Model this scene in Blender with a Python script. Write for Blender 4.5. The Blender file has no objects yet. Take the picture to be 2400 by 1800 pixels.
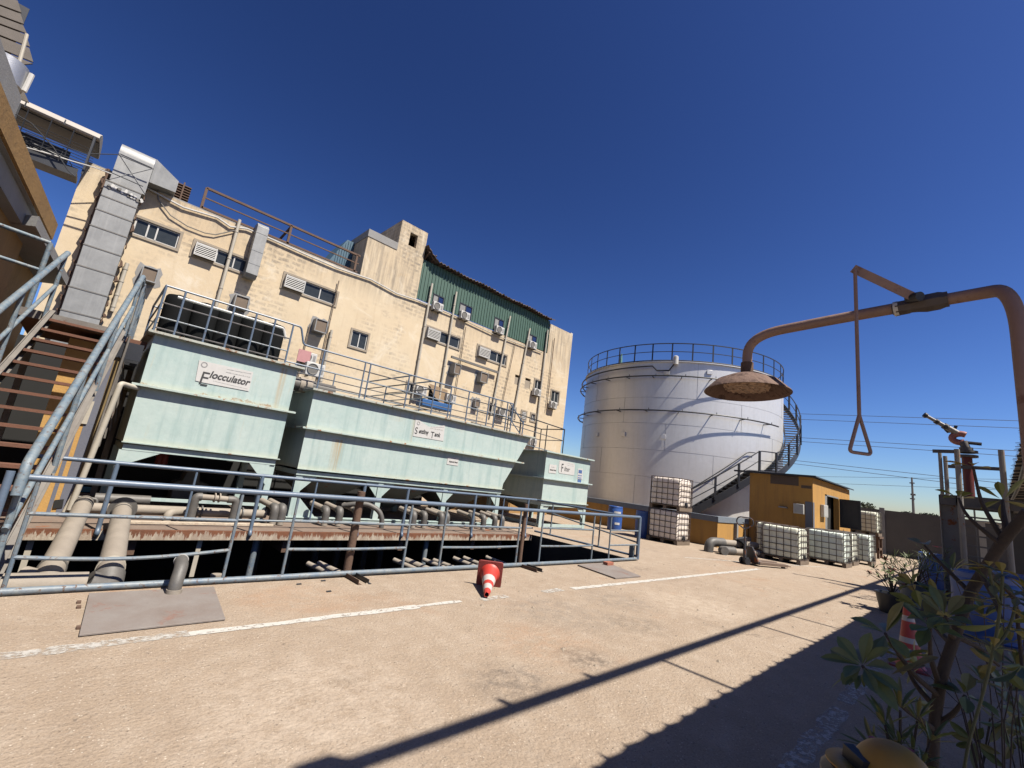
import bpy, math, random
from mathutils import Vector, Matrix, noise
random.seed(11)
R = math.radians
scene = bpy.context.scene
# ------------------------------------------------------------------ camera
EYE = Vector((0, 0, 1.6)); FPX = 1058.27
yaw, pitch, roll = R(42.598), R(11.6), R(7.397)
cf = Vector((math.sin(yaw)*math.cos(pitch), math.cos(yaw)*math.cos(pitch), math.sin(pitch)))
cr0 = Vector((math.cos(yaw), -math.sin(yaw), 0)); cu0 = cr0.cross(cf)
CR = math.cos(roll)*cr0 + math.sin(roll)*cu0
CU = -math.sin(roll)*cr0 + math.cos(roll)*cu0
CF = cf
camd = bpy.data.cameras.new('camera'); cam = bpy.data.objects.new('camera', camd)
scene.collection.objects.link(cam); scene.camera = cam
camd.sensor_width = 36; camd.lens = FPX/2400*36; camd.clip_start = 0.05; camd.clip_end = 3000
cam.matrix_world = Matrix(((CR.x, CU.x, -CF.x, EYE.x), (CR.y, CU.y, -CF.y, EYE.y), (CR.z, CU.z, -CF.z, EYE.z), (0, 0, 0, 1)))
# ------------------------------------------------------------------ world, sun, exposure
SUN = Vector((0.15, -0.62, 1.0)).normalized()
w = bpy.data.worlds.new('World'); scene.world = w; w.use_nodes = True
wn = w.node_tree.nodes; wn.clear()
sk = wn.new('ShaderNodeTexSky'); sk.sky_type = 'NISHITA'; sk.sun_disc = False
sk.sun_elevation = math.asin(SUN.z); sk.sun_rotation = math.atan2(SUN.x, SUN.y)
sk.altitude = 0; sk.air_density = 1.0; sk.dust_density = 0.5; sk.ozone_density = 6.0
bg = wn.new('ShaderNodeBackground'); bg.inputs[1].default_value = 0.06
wo = wn.new('ShaderNodeOutputWorld')
sg_ = wn.new('ShaderNodeGamma'); sg_.inputs[1].default_value = 1.8
sm0 = wn.new('ShaderNodeMix'); sm0.data_type = 'RGBA'; sm0.blend_type = 'MULTIPLY'; sm0.inputs[0].default_value = 1; sm0.inputs[7].default_value = (.262, .219, .216, 1)
w.node_tree.links.new(sk.outputs[0], sg_.inputs[0]); w.node_tree.links.new(sg_.outputs[0], sm0.inputs[6]); w.node_tree.links.new(sm0.outputs[2], bg.inputs[0]); w.node_tree.links.new(bg.outputs[0], wo.inputs[0])
sd = bpy.data.lights.new('sun', 'SUN'); sd.energy = 5.0; sd.angle = R(0.53); sd.color = (1, 0.93, 0.82)
so = bpy.data.objects.new('sun', sd); scene.collection.objects.link(so)
so.rotation_euler = SUN.to_track_quat('Z', 'Y').to_euler()
scene.view_settings.view_transform = 'Standard'; scene.view_settings.look = 'None'
scene.view_settings.exposure = 1.30; scene.view_settings.gamma = 1
# ------------------------------------------------------------------ measuring helpers (photo ray meets a real plane)
def ray(x, y): return CF + CR*((x-1200)/FPX) - CU*((y-900)/FPX)
def PZ(x, y, z=0.0): d = ray(x, y); return EYE + d*((z-EYE.z)/d.z)
def PY(x, y, Y): d = ray(x, y); return EYE + d*(Y/d.y)
def PX(x, y, X): d = ray(x, y); return EYE + d*(X/d.x)
def PD(x, y, D): return EYE + ray(x, y)*D
# ------------------------------------------------------------------ mesh building
COL = scene.collection
def V(*a): return Vector(a)
def offs(p):
    o = Vector((0, 0, 0))
    while p is not None: o = o + p.location; p = p.parent
    return o
class MB:
    def __init__(s): s.v = []; s.f = []; s.sm = []
    def add(s, vs, fs, smooth=False):
        n = len(s.v); s.v += [Vector(q) for q in vs]; s.f += [[n+i for i in f] for f in fs]; s.sm += [smooth]*len(fs); return s
    def box(s, a, b):
        x0, x1 = sorted((a[0], b[0])); y0, y1 = sorted((a[1], b[1])); z0, z1 = sorted((a[2], b[2]))
        return s.add([(x0,y0,z0),(x1,y0,z0),(x1,y1,z0),(x0,y1,z0),(x0,y0,z1),(x1,y0,z1),(x1,y1,z1),(x0,y1,z1)],
                     [(0,3,2,1),(4,5,6,7),(0,1,5,4),(1,2,6,5),(2,3,7,6),(3,0,4,7)])
    def quad(s, a, b, c, d): return s.add([a, b, c, d], [(0, 1, 2, 3)])
    def prism(s, poly, ex):
        n = len(poly); P = [Vector(p) for p in poly]; ex = Vector(ex)
        return s.add(P+[p+ex for p in P], [tuple(range(n))[::-1], tuple(range(n, 2*n))]+[(i, (i+1) % n, n+(i+1) % n, n+i) for i in range(n)])
    def bar(s, p, q, w, h=None, up=(0, 0, 1)):
        p = Vector(p); q = Vector(q); h = h or w; d = (q-p).normalized(); u = Vector(up)
        if abs(d.dot(u)) > .98: u = Vector((0, 1, 0))
        a = d.cross(u).normalized()*(w/2); b = a.cross(d).normalized()*(h/2)
        return s.prism([p-a-b, p+a-b, p+a+b, p-a+b], q-p)
    def tube(s, path, r, n=10, cap=True, closed=False):
        P = [Vector(p) for p in path]; m = len(P)
        rr = r if isinstance(r, (list, tuple)) else [r]*m
        T = []
        for i in range(m):
            a = P[(i-1) % m] if closed or i > 0 else P[i]; b = P[(i+1) % m] if closed or i < m-1 else P[i]
            T.append((b-a).normalized())
        t = T[0]; u = Vector((0, 0, 1)) if abs(t.z) < .9 else Vector((1, 0, 0))
        u = (u-t*u.dot(t)).normalized(); vs = []
        for i in range(m):
            u = u-T[i]*u.dot(T[i]); u.normalize(); v = T[i].cross(u)
            sc = 1.0
            if 0 < i < m-1: sc = 1/max(.7, (1+T[i].dot((P[i]-P[i-1]).normalized()))/2)**.5
            for k in range(n):
                a = 2*math.pi*k/n; vs.append(P[i]+(u*math.cos(a)+v*math.sin(a))*rr[i]*sc)
        fs = []
        for i in range(m if closed else m-1):
            j = (i+1) % m
            for k in range(n): fs.append((i*n+k, i*n+(k+1) % n, j*n+(k+1) % n, j*n+k))
        s.add(vs, fs, True)
        if cap and not closed:
            s.add(vs[:n], [tuple(range(n))[::-1]]); s.add(vs[-n:], [tuple(range(n))])
        return s
    def lathe(s, prof, c, ax=(0, 0, 1), n=24, a0=0, a1=2*math.pi, smooth=True):
        c = Vector(c); ax = Vector(ax).normalized(); u = Vector((1, 0, 0)) if abs(ax.x) < .9 else Vector((0, 1, 0))
        u = (u-ax*u.dot(ax)).normalized(); v = ax.cross(u); full = abs(a1-a0-2*math.pi) < 1e-6; N = n if full else n+1
        vs = []
        for r, z in prof:
            for k in range(N):
                a = a0+(a1-a0)*k/n; vs.append(c+ax*z+(u*math.cos(a)+v*math.sin(a))*max(r, 1e-4))
        fs = []
        for i in range(len(prof)-1):
            for k in range(n):
                k2 = (k+1) % N if full else k+1
                fs.append((i*N+k, i*N+k2, (i+1)*N+k2, (i+1)*N+k))
        return s.add(vs, fs, smooth)
    def wall(s, o, ux, uz, W, H, holes, depth, inn):
        # flat wall with real openings: holes (x0, z0, x1, z1) in wall units, reveals go inwards
        xs = sorted({0, W, *[h[0] for h in holes], *[h[2] for h in holes]}); zs = sorted({0, H, *[h[1] for h in holes], *[h[3] for h in holes]})
        o = Vector(o); ux = Vector(ux); uz = Vector(uz); inn = Vector(inn)*depth
        for i in range(len(xs)-1):
            for j in range(len(zs)-1):
                mx = (xs[i]+xs[i+1])/2; mz = (zs[j]+zs[j+1])/2
                if any(h[0] < mx < h[2] and h[1] < mz < h[3] for h in holes): continue
                s.quad(o+ux*xs[i]+uz*zs[j], o+ux*xs[i+1]+uz*zs[j], o+ux*xs[i+1]+uz*zs[j+1], o+ux*xs[i]+uz*zs[j+1])
        for h in holes:
            c = [o+ux*h[0]+uz*h[1], o+ux*h[2]+uz*h[1], o+ux*h[2]+uz*h[3], o+ux*h[0]+uz*h[3]]
            for k in range(4): a, b = c[k], c[(k+1) % 4]; s.quad(a, a+inn, b+inn, b)
        return s
    def build(s, name, m, parent=None, loc=None, bevel=0, sub=0):
        me = bpy.data.meshes.new(name)
        if loc is None: loc = Vector((0, 0, 0)) if parent is not None else Vector((sum(v.x for v in s.v)/len(s.v), sum(v.y for v in s.v)/len(s.v), min(v.z for v in s.v)))
        loc = Vector(loc); o = bpy.data.objects.new(name, me); base = offs(parent)+loc
        me.from_pydata([tuple(v-base) for v in s.v], [], s.f)
        me.polygons.foreach_set('use_smooth', s.sm); me.materials.append(m); me.update()
        try: me.set_sharp_from_angle(angle=R(35))
        except Exception: pass
        o.location = loc; o.parent = parent; COL.objects.link(o)
        if bevel:
            b = o.modifiers.new('bevel', 'BEVEL'); b.width = bevel; b.segments = 2; b.limit_method = 'ANGLE'; b.angle_limit = R(40)
        if sub: b = o.modifiers.new('sub', 'SUBSURF'); b.levels = sub; b.render_levels = sub
        return o
def fil(pts, rad, seg=5):
    P = [Vector(p) for p in pts]; out = [P[0]]
    for i in range(1, len(P)-1):
        a, b, c = P[i-1], P[i], P[i+1]; r1 = min(rad, (a-b).length*.49); r2 = min(rad, (c-b).length*.49)
        p = b+(a-b).normalized()*r1; q = b+(c-b).normalized()*r2
        for k in range(seg+1): t = k/seg; out.append(p*(1-t)**2+b*2*t*(1-t)+q*t*t)
    out.append(P[-1]); return out
def tag(o, label=None, cat=None, group=None, kind=None):
    if label: o['label'] = label
    if cat: o['category'] = cat
    if group: o['group'] = group
    if kind: o['kind'] = kind
    return o
def thing(name, label, cat, loc, group=None):
    o = bpy.data.objects.new(name, None); o.empty_display_size = .2; o.location = loc; COL.objects.link(o)
    return tag(o, label, cat, group)
def kids(o): return [c for c in bpy.data.objects if c.parent == o]
def dup(root, loc, label, rz=None):
    def cp(o, par):
        c = o.copy(); COL.objects.link(c); c.parent = par
        for ch in kids(o): cp(ch, c)
        return c
    c = cp(root, None); c.location = loc
    if rz is not None: c.rotation_euler = (0, 0, rz)
    c['label'] = label; return c
def struct(mb, name, m, loc=(0, 0, 0)): return tag(mb.build(name, m, None, loc), kind='structure')
# ------------------------------------------------------------------ materials
ALB = .52
def M(name, c, rough=.65, metal=0, c2=None, ns=2.5, mixf=.6, rust=0, rs=5, rc=(.20, .065, .02), bump=.15, bs=35, streak=0, sc=(.25, .18, .12), alpha=None, spec=.4, world=False):
    m = bpy.data.materials.new(name); m.use_nodes = True; nt = m.node_tree; N = nt.nodes; L = nt.links; N.clear()
    out = N.new('ShaderNodeOutputMaterial'); b = N.new('ShaderNodeBsdfPrincipled'); L.new(b.outputs[0], out.inputs[0])
    b.inputs['Roughness'].default_value = rough; b.inputs['Metallic'].default_value = metal
    b.inputs['Specular IOR Level'].default_value = spec
    if world: g = N.new('ShaderNodeNewGeometry'); co = g.outputs['Position']
    else: g = N.new('ShaderNodeTexCoord'); co = g.outputs['Object']
    def noi(scale, det=6, rgh=.6, src=co, dist=0):
        n = N.new('ShaderNodeTexNoise'); n.inputs['Scale'].default_value = scale; n.inputs['Detail'].default_value = det
        n.inputs['Roughness'].default_value = rgh; n.inputs['Distortion'].default_value = dist; L.new(src, n.inputs['Vector']); return n.outputs['Fac']
    def ramp(f, a, bb, lo=0, hi=1):
        r = N.new('ShaderNodeMapRange'); r.inputs['From Min'].default_value = a; r.inputs['From Max'].default_value = bb
        r.inputs['To Min'].default_value = lo; r.inputs['To Max'].default_value = hi; L.new(f, r.inputs['Value']); return r.outputs[0]
    def mix(f, A, B, bt='MIX'):
        x = N.new('ShaderNodeMix'); x.data_type = 'RGBA'; x.blend_type = bt
        if isinstance(f, (int, float)): x.inputs[0].default_value = f
        else: L.new(f, x.inputs[0])
        for i, q in ((6, A), (7, B)):
            if isinstance(q, tuple): x.inputs[i].default_value = (*[v_*ALB for v_ in q], 1)
            else: L.new(q, x.inputs[i])
        return x.outputs[2]
    def mapped(s3):
        x = N.new('ShaderNodeMapping'); x.inputs['Scale'].default_value = s3; L.new(co, x.inputs[0]); return x.outputs[0]
    c2 = c2 or tuple(q*.72 for q in c)
    col = mix(ramp(noi(ns, 8, .65), .35, .7, 0, mixf), c, c2)
    col = mix(ramp(noi(ns*9, 5, .7), .3, .8, 0, .25), col, tuple(q*.6 for q in c))
    if streak:
        f = ramp(noi(1, 6, .6, mapped((7, 7, .5))), .5, .75, 0, streak); col = mix(f, col, sc)
    rg = None
    if rust:
        n1 = noi(rs, 10, .7, dist=.4); f = ramp(n1, .62-.3*rust, .68-.3*rust)
        rcol = mix(noi(30, 4), rc, tuple(q*2.1 for q in rc)); col = mix(f, col, rcol)
        rg = ramp(f, 0, 1, rough, .9); L.new(rg, b.inputs['Roughness'])
        if metal: L.new(ramp(f, 0, 1, metal, 0), b.inputs['Metallic'])
    L.new(col, b.inputs['Base Color'])
    if bump:
        bn = N.new('ShaderNodeBump'); bn.inputs['Strength'].default_value = bump; bn.inputs['Distance'].default_value = .02
        L.new(noi(bs, 6, .65), bn.inputs['Height']); L.new(bn.outputs[0], b.inputs['Normal'])
    m['x'] = 1
    return m, dict(N=N, L=L, b=b, co=co, noi=noi, ramp=ramp, mix=mix, mapped=mapped, col=col, out=out)
def m1(*a, **k): return M(*a, **k)[0]
BLUE = m1('blue_rail_paint', (.12, .175, .26), .45, c2=(.19, .235, .30), ns=5, rust=.03, rs=14, rc=(.07, .045, .035), bump=.1, spec=.5)
BLUE2 = m1('worn_blue_paint', (.15, .205, .27), .5, c2=(.30, .32, .31), ns=9, mixf=.9, rust=.16, rs=22, rc=(.10, .06, .04), bump=.15)
RUSTP = m1('brown_rust_pipe', (.13, .075, .05), .85, c2=(.20, .12, .08), ns=6, bump=.3)
GALV = m1('galvanised_sheet', (.38, .385, .38), .5, .15, c2=(.27, .275, .275), ns=2.2, mixf=1, streak=.45, sc=(.5, .5, .49), bump=.05, bs=12)
GALVD = m1('grey_pipe', (.16, .155, .145), .6, c2=(.25, .22, .19), ns=5, bump=.2)
PVC = m1('dusty_beige_pipe', (.33, .285, .235), .75, c2=(.42, .365, .30), ns=4, mixf=.8, bump=.15)
PVCD = m1('dark_grey_elbow', (.115, .11, .105), .55, c2=(.21, .19, .165), ns=6, bump=.15)
CREAM = m1('cream_pipe', (.58, .53, .44), .6, c2=(.44, .40, .33), bump=.1)
WHITE = m1('white_paint', (.70, .69, .66), .5, c2=(.55, .53, .5), bump=.05)
BLACK = m1('black_steel', (.022, .025, .033), .45, c2=(.04, .042, .05), bump=.08)
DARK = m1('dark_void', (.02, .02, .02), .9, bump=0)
GLASS = m1('dark_glass', (.035, .042, .048), .25, c2=(.06, .07, .075), ns=6, bump=0, spec=.25)
BGLASS = m1('blue_tinted_glass', (.02, .035, .10), .12, c2=(.02, .03, .14), bump=0, spec=.6)
GREYC = m1('grey_concrete', (.34, .335, .33), .85, c2=(.26, .25, .24), bump=.3)
WOODP = m1('pallet_wood', (.24, .18, .13), .85, c2=(.16, .12, .09), bump=.3)
BARR = m1('blue_plastic', (.03, .11, .42), .45, c2=(.05, .15, .48), bump=.05, spec=.5)
RED = m1('red_paint', (.30, .03, .03), .5, c2=(.2, .03, .03))
FABRIC = m1('brown_cloth', (.36, .25, .15), .9, bump=.3)
PIT = m1('shade_black_pit_concrete', (.030, .028, .027), .95, c2=(.02, .02, .02), bump=.3)  # near-black colour stands in for the deep shade inside the pit
SIGNW = m1('printed_white_sheet', (.72, .71, .69), .55, c2=(.62, .61, .59), ns=6, bump=.02)
INK = m1('dark_grey_ink', (.055, .055, .058), .6, bump=0)
INKL = m1('pale_grey_ink', (.36, .36, .36), .6, bump=0)
INKB = m1('blue_ink', (.10, .18, .42), .5, bump=0)
# mint tank paint, with rust in bands under the ribs and a few long drips
def mint(name, drips=(), bands=()):
    m, g = M(name, (.49, .625, .60), .5, c2=(.60, .70, .67), ns=1.1, mixf=1, bump=.16, bs=7, streak=.8, sc=(.33, .47, .46), world=True)
    col = g['col']; N, L = g['N'], g['L']
    sp = N.new('ShaderNodeSeparateXYZ'); L.new(g['co'], sp.inputs[0])
    def mth(op, a, b=None):
        x = N.new('ShaderNodeMath'); x.operation = op; x.use_clamp = op == 'MULTIPLY'
        for i, q in enumerate((a, b)):
            if q is None: continue
            if isinstance(q, (int, float)): x.inputs[i].default_value = q
            else: L.new(q, x.inputs[i])
        return x.outputs[0]
    col = g['mix'](g['ramp'](g['noi'](3.2, 9, .8), .56, .68, 0, .45), col, (.36, .47, .45)); col = g['mix'](g['ramp'](g['noi'](1, 8, .8, g['mapped']((14, 14, .8))), .60, .72, 0, .55), col, (.58, .52, .36))
    for x0, wd, zt, zb, st in drips:
        f = g['ramp'](mth('ABSOLUTE', mth('SUBTRACT', sp.outputs[0], x0)), wd*.3, wd, 1, 0)
        f2 = mth('MULTIPLY', g['ramp'](sp.outputs[2], zb, zt, .45, 1), mth('LESS_THAN', sp.outputs[2], zt)); f2 = mth('MULTIPLY', f2, mth('GREATER_THAN', sp.outputs[2], zb))
        f = mth('MULTIPLY', mth('MULTIPLY', f, f2), g['ramp'](g['noi'](1, 5, .6, g['mapped']((26, 26, .6))), .35, .62, 0, st))
        col = g['mix'](f, col, (.50, .33, .13))
    for z0, hh, st in bands:
        hn = g['ramp'](g['noi'](2.2, 8, .7), .45, .75, -.03, hh)
        f = mth('MULTIPLY', mth('LESS_THAN', mth('SUBTRACT', sp.outputs[2], z0), hn), mth('GREATER_THAN', sp.outputs[2], z0-.02))
        col = g['mix'](mth('MULTIPLY', f, g['ramp'](g['noi'](16, 5, .7), .4, .6, 0, st)), col, (.30, .11, .03))
        f = g['ramp'](mth('SUBTRACT', sp.outputs[2], z0), 0, .10, .35, 0); f = mth('MULTIPLY', f, mth('GREATER_THAN', sp.outputs[2], z0-.02))
        col = g['mix'](f, col, (.66, .62, .42))
    L.new(col, g['b'].inputs['Base Color']); return m
MINT = mint('mint_paint')
MINTR = m1('mint_paint_rusting', (.50, .62, .58), .6, c2=(.58, .64, .56), ns=4, rust=.16, rs=5, rc=(.24, .10, .035), bump=.2)
RIM = m1('rusty_rim_paint', (.52, .58, .53), .7, c2=(.46, .40, .32), ns=3, rust=.22, rs=4.5, rc=(.17, .085, .045), bump=.25)
# ------------------------------------------------------------------ ground
gm, g = M('yard_concrete', (.49, .385, .285), .9, c2=(.45, .345, .25), ns=.35, mixf=.9, bump=1.0, bs=30, world=True, spec=.25)
col = g['col']; mx, no, rp = g['mix'], g['noi'], g['ramp']
col = mx(rp(no(1.1, 10, .75), .45, .7, 0, .55), col, (.56, .455, .35))
col = mx(rp(no(.6, 5, .5, dist=1.2), .60, .74, 0, .6), col, (.45, .26, .15))
col = mx(rp(no(.9, 9, .8, dist=.3), .58, .70, 0, .55), col, (.25, .205, .165))
col = mx(rp(no(9, 10, .9), .40, .66, 0, .6), col, (.27, .20, .15)); col = mx(rp(no(4.5, 10, .85), .48, .64, 0, .5), col, (.66, .56, .45))
col = mx(rp(no(70, 4, .7), .50, .66, 0, .55), col, (.20, .155, .12))
col = mx(rp(no(24, 2, .5), .68, .74, 0, .6), col, (.16, .125, .10))
col = mx(rp(no(48, 3, .6), .60, .70, 0, .55), col, (.62, .53, .43))
def vor(scale, rnd_=1.0):
    q = g['N'].new('ShaderNodeTexVoronoi'); q.inputs['Scale'].default_value = scale; q.inputs['Randomness'].default_value = rnd_; g['L'].new(g['co'], q.inputs['Vector']); return q
def mulf(a, b):
    q = g['N'].new('ShaderNodeMath'); q.operation = 'MULTIPLY'; g['L'].new(a, q.inputs[0]); g['L'].new(b, q.inputs[1]); return q.outputs[0]
for sc_, r0, r1, cc, st in ((26, .10, .16, (.12, .09, .07), .8), (34, .12, .20, (.80, .70, .58), .75), (13, .05, .09, (.11, .085, .065), .9), (60, .16, .26, (.24, .185, .14), .7), (17, .06, .10, (.85, .78, .68), .7)):
    q = vor(sc_); m_ = rp(q.outputs['Distance'], r0, r1, st, 0)
    sel = rp(no(sc_*.35, 3, .6), .50, .56, 0, 1); col = mx(mulf(m_, sel), col, cc)
def spot(cx, cy, rad, cc, st, e=.5, ns_=7):
    q = g['N'].new('ShaderNodeVectorMath'); q.operation = 'DISTANCE'; g['L'].new(g['co'], q.inputs[0]); q.inputs[1].default_value = (cx, cy, 0)
    f_ = rp(q.outputs['Value'], rad*(1-e), rad, 1, 0); return mx(mulf(f_, rp(no(ns_, 9, .8), .42, .62, 0, st)), col, cc)
for cx, cy, rad, cc, st in ((3.95, 3.3, .75, (.46, .28, .17), .5), (4.9, 3.9, .9, (.26, .22, .185), .6), (6.4, 4.0, .7, (.25, .21, .175), .6), (2.95, 2.75, .45, (.18, .145, .12), .8), (4.0, 2.8, .35, (.17, .14, .115), .85), (5.6, 3.2, .5, (.19, .155, .125), .6), (1.5, 3.1, 1.0, (.60, .50, .40), .7), (7.6, 3.4, 1.0, (.62, .52, .41), .6), (9.5, 4.9, 1.1, (.33, .25, .19), .5), (.9, 6.5, .9, (.42, .24, .14), .6), (12.2, 4.3, 1.6, (.44, .32, .22), .5), (2.2, 5.4, .8, (.48, .33, .22), .6)):
    col = spot(cx, cy, rad, cc, st)
sxy = g['N'].new('ShaderNodeMapping'); sxy.inputs['Scale'].default_value = (.8, 14, 1); sxy.inputs['Rotation'].default_value = (0, 0, R(-4)); g['L'].new(g['co'], sxy.inputs[0])
col = mx(mulf(rp(no(1, 7, .7, sxy.outputs[0]), .58, .70, 0, .35), rp(no(.5, 3), .45, .6, 0, 1)), col, (.62, .53, .43))
v = g['N'].new('ShaderNodeTexVoronoi'); v.feature = 'DISTANCE_TO_EDGE'; v.inputs['Scale'].default_value = .33
wv = g['N'].new('ShaderNodeVectorMath'); wv.operation = 'ADD'
nz = g['N'].new('ShaderNodeTexNoise'); nz.inputs['Scale'].default_value = 1.3; nz.inputs['Detail'].default_value = 8
g['L'].new(g['co'], nz.inputs['Vector']); g['L'].new(g['co'], wv.inputs[0]); g['L'].new(nz.outputs['Color'], wv.inputs[1]); g['L'].new(wv.outputs[0], v.inputs['Vector'])
ck = g['N'].new('ShaderNodeMath'); ck.operation = 'MULTIPLY'
g['L'].new(rp(v.outputs[0], .0, .006, .55, 0), ck.inputs[0]); g['L'].new(rp(no(.5), .5, .6, 0, 1), ck.inputs[1])
col = mx(ck.outputs[0], col, (.17, .13, .10))
g['L'].new(col, g['b'].inputs['Base Color'])
PX0, PX1, PY0, PY1, PZB = -4.5, 10.5, 6.22, 14.0, -5.0
G = MB(); B = 900
xs = [-B, PX0, PX1, B]; ys = [-B, PY0, PY1, B]
for i in range(3):
    for j in range(3):
        if i == 1 and j == 1: continue
        G.quad((xs[i], ys[j], 0), (xs[i+1], ys[j], 0), (xs[i+1], ys[j+1], 0), (xs[i], ys[j+1], 0))
struct(G, 'ground', gm)
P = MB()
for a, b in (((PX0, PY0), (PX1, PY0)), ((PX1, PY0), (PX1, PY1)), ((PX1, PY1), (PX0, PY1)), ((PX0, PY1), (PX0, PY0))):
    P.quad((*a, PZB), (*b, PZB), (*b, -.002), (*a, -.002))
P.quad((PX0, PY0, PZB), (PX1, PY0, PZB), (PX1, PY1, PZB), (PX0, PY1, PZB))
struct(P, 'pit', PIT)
# painted lines: worn strips 4 mm above the concrete
pm, g = M('worn_line_paint', (.66, .64, .60), .8, c2=(.55, .50, .43), ns=6, bump=.3, world=True)
tr = g['N'].new('ShaderNodeBsdfTransparent'); ms = g['N'].new('ShaderNodeMixShader')
f = g['ramp'](g['noi'](1.6, 10, .8), .30, .36, .0, 1); f2 = g['ramp'](g['noi'](14, 6, .8), .37, .48, .1, 1)
mm = g['N'].new('ShaderNodeMath'); mm.operation = 'MULTIPLY'; g['L'].new(f, mm.inputs[0]); g['L'].new(f2, mm.inputs[1])
g['L'].new(mm.outputs[0], ms.inputs[0]); g['L'].new(tr.outputs[0], ms.inputs[1]); g['L'].new(g['b'].outputs[0], ms.inputs[2]); g['L'].new(ms.outputs[0], g['out'].inputs[0])
def strip(a, b, wd, seg=.12, jag=.012):
    a = Vector((*a, 0)); b = Vector((*b, 0)); n = max(2, int((b-a).length/seg)); d = (b-a).normalized(); s = Vector((-d.y, d.x, 0)); mb = MB(); vs = []
    for i in range(n+1):
        p = a.lerp(b, i/n); w1 = wd/2+random.uniform(-jag, jag); w2 = wd/2+random.uniform(-jag, jag)
        vs += [p+s*w1+V(0, 0, .004), p-s*w2+V(0, 0, .004)]
    mb.add(vs, [(2*i, 2*i+1, 2*i+3, 2*i+2) for i in range(n)]); return mb
ln = MB()
for a, b, wd in (((1.05, 4.67), (2.2, 4.68), .10), ((2.2, 4.69), (3.3, 4.70), .12), ((3.3, 4.71), (3.95, 4.72), .08), ((6.2, 4.71), (14.3, 4.6), .12), ((11.25, 9.1), (11.3, 7.6), .09), ((13.2, 6.2), (15.1, 5.4), .07), ((15.3, 5.35), (19, 4.0), .06)):
    s = strip(a, b, wd); ln.add(s.v, s.f)
struct(ln, 'paint_line', pm)
pm2 = pm.copy(); pm2.name = 'faded_line_paint'
for n_ in pm2.node_tree.nodes:
    if n_.type == 'MAP_RANGE' and abs(n_.inputs['To Min'].default_value-.1) < 1e-4: n_.inputs['From Min'].default_value = .42; n_.inputs['From Max'].default_value = .56; n_.inputs['To Min'].default_value = 0; n_.inputs['To Max'].default_value = .85
ln = MB()
for a, b in (((-3, 4.66), (.5, 4.66)), ((.5, 4.66), (1.05, 4.69)), ((4.25, 4.70), (4.75, 4.72)), ((5.5, 4.72), (5.95, 4.73)), ((3.3, 1.0), (5.3, 1.03)), ((5.5, 1.04), (6.4, 1.05)), ((6.8, 1.05), (8.8, 1.1))): s = strip(a, b, .14, jag=.02); ln.add(s.v, s.f)
struct(ln, 'paint_line', pm2)
# ------------------------------------------------------------------ deck over the pit
DK = m1('weathered_deck_boards', (.27, .20, .155), .9, c2=(.18, .13, .105), ns=3, mixf=.9, bump=.3, streak=.0, rust=.1, rs=2, rc=(.17, .07, .035))
RB, g = M('rust_streaked_beam', (.44, .35, .27), .8, c2=(.33, .24, .18), ns=4, bump=.3, world=True)
sp = g['N'].new('ShaderNodeSeparateXYZ'); g['L'].new(g['co'], sp.inputs[0])
z1 = g['ramp'](sp.outputs[2], -.155, .0, .64, .40)
mt = g['N'].new('ShaderNodeMath'); mt.operation = 'GREATER_THAN'; g['L'].new(g['noi'](1, 8, .75, g['mapped']((16, 16, 1.0))), mt.inputs[0]); g['L'].new(z1, mt.inputs[1])
c = g['mix'](mt.outputs[0], g['mix'](g['ramp'](g['noi'](1, 6, .7, g['mapped']((11, 11, 2))), .45, .6, 0, 1), g['col'], (.55, .47, .37)), g['mix'](g['noi'](9, 5), (.10, .04, .025), (.30, .11, .045))); g['L'].new(c, g['b'].inputs['Base Color'])
dk = thing('pit_deck', 'rusty brown board deck carrying the mint tanks over the dark pit', 'deck', (3, 9.65, 0))
for k in range(9):
    y0 = 9.66+k*.48; m = MB(); m.box((-4.4, y0, -.05), (10.46, y0+.468, -.004 if k % 2 else -.008)); m.build('deck_board', DK, dk)
m = MB(); m.box((-.42, 9.60, -.15), (10.42, 9.655, .006)); m.box((-.42, 9.655, -.15), (10.42, 9.70, -.13)); m.build('edge_beam', RB, dk)
for x in (-1.5, 1, 3.4, 6, 8.2, 9.2): m = MB(); m.box((x, 9.71, -.4), (x+.12, 13.9, -.06)); m.build('joist', RUSTP, dk)
for x, y, l, w2 in ((471, 1260, .62, .07), (75, 1262, .62, .07)):
    p = PY(x, y, 9.72); m = MB(); m.box((p.x-w2/2, 9.70, -.16-l), (p.x+w2/2, 9.74, -.15)); m.build('hanger', CREAM, dk)
for x, y, r in ((600, 1271, .055), (1000, 1266, .06)):
    p = PY(x, y, 9.8); m = MB(); m.tube([(p.x, 9.8, -.17), (p.x, 9.8, PZB)], r, 14); m.build('support_column', BLUE2, dk)
for k in range(10):
    x = 3.6+k*.68+random.uniform(-.15, .15); m = MB(); m.tube([(x, 12.0, -.2), (x, 12.0, -2.4)], .09, 10); tag(m.build('down_pipe', PVCD, dk))
tag(MB().box((1.0, 10.32, -.004), (3.35, 10.44, .03)).build('pale_kerb', m1('pale_mortar', (.75, .64, .50), .9, c2=(.5, .4, .3), ns=12, mixf=1, bump=.6)), 'strip of pale mortar along the deck under the left tank pipes', 'kerb')
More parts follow.
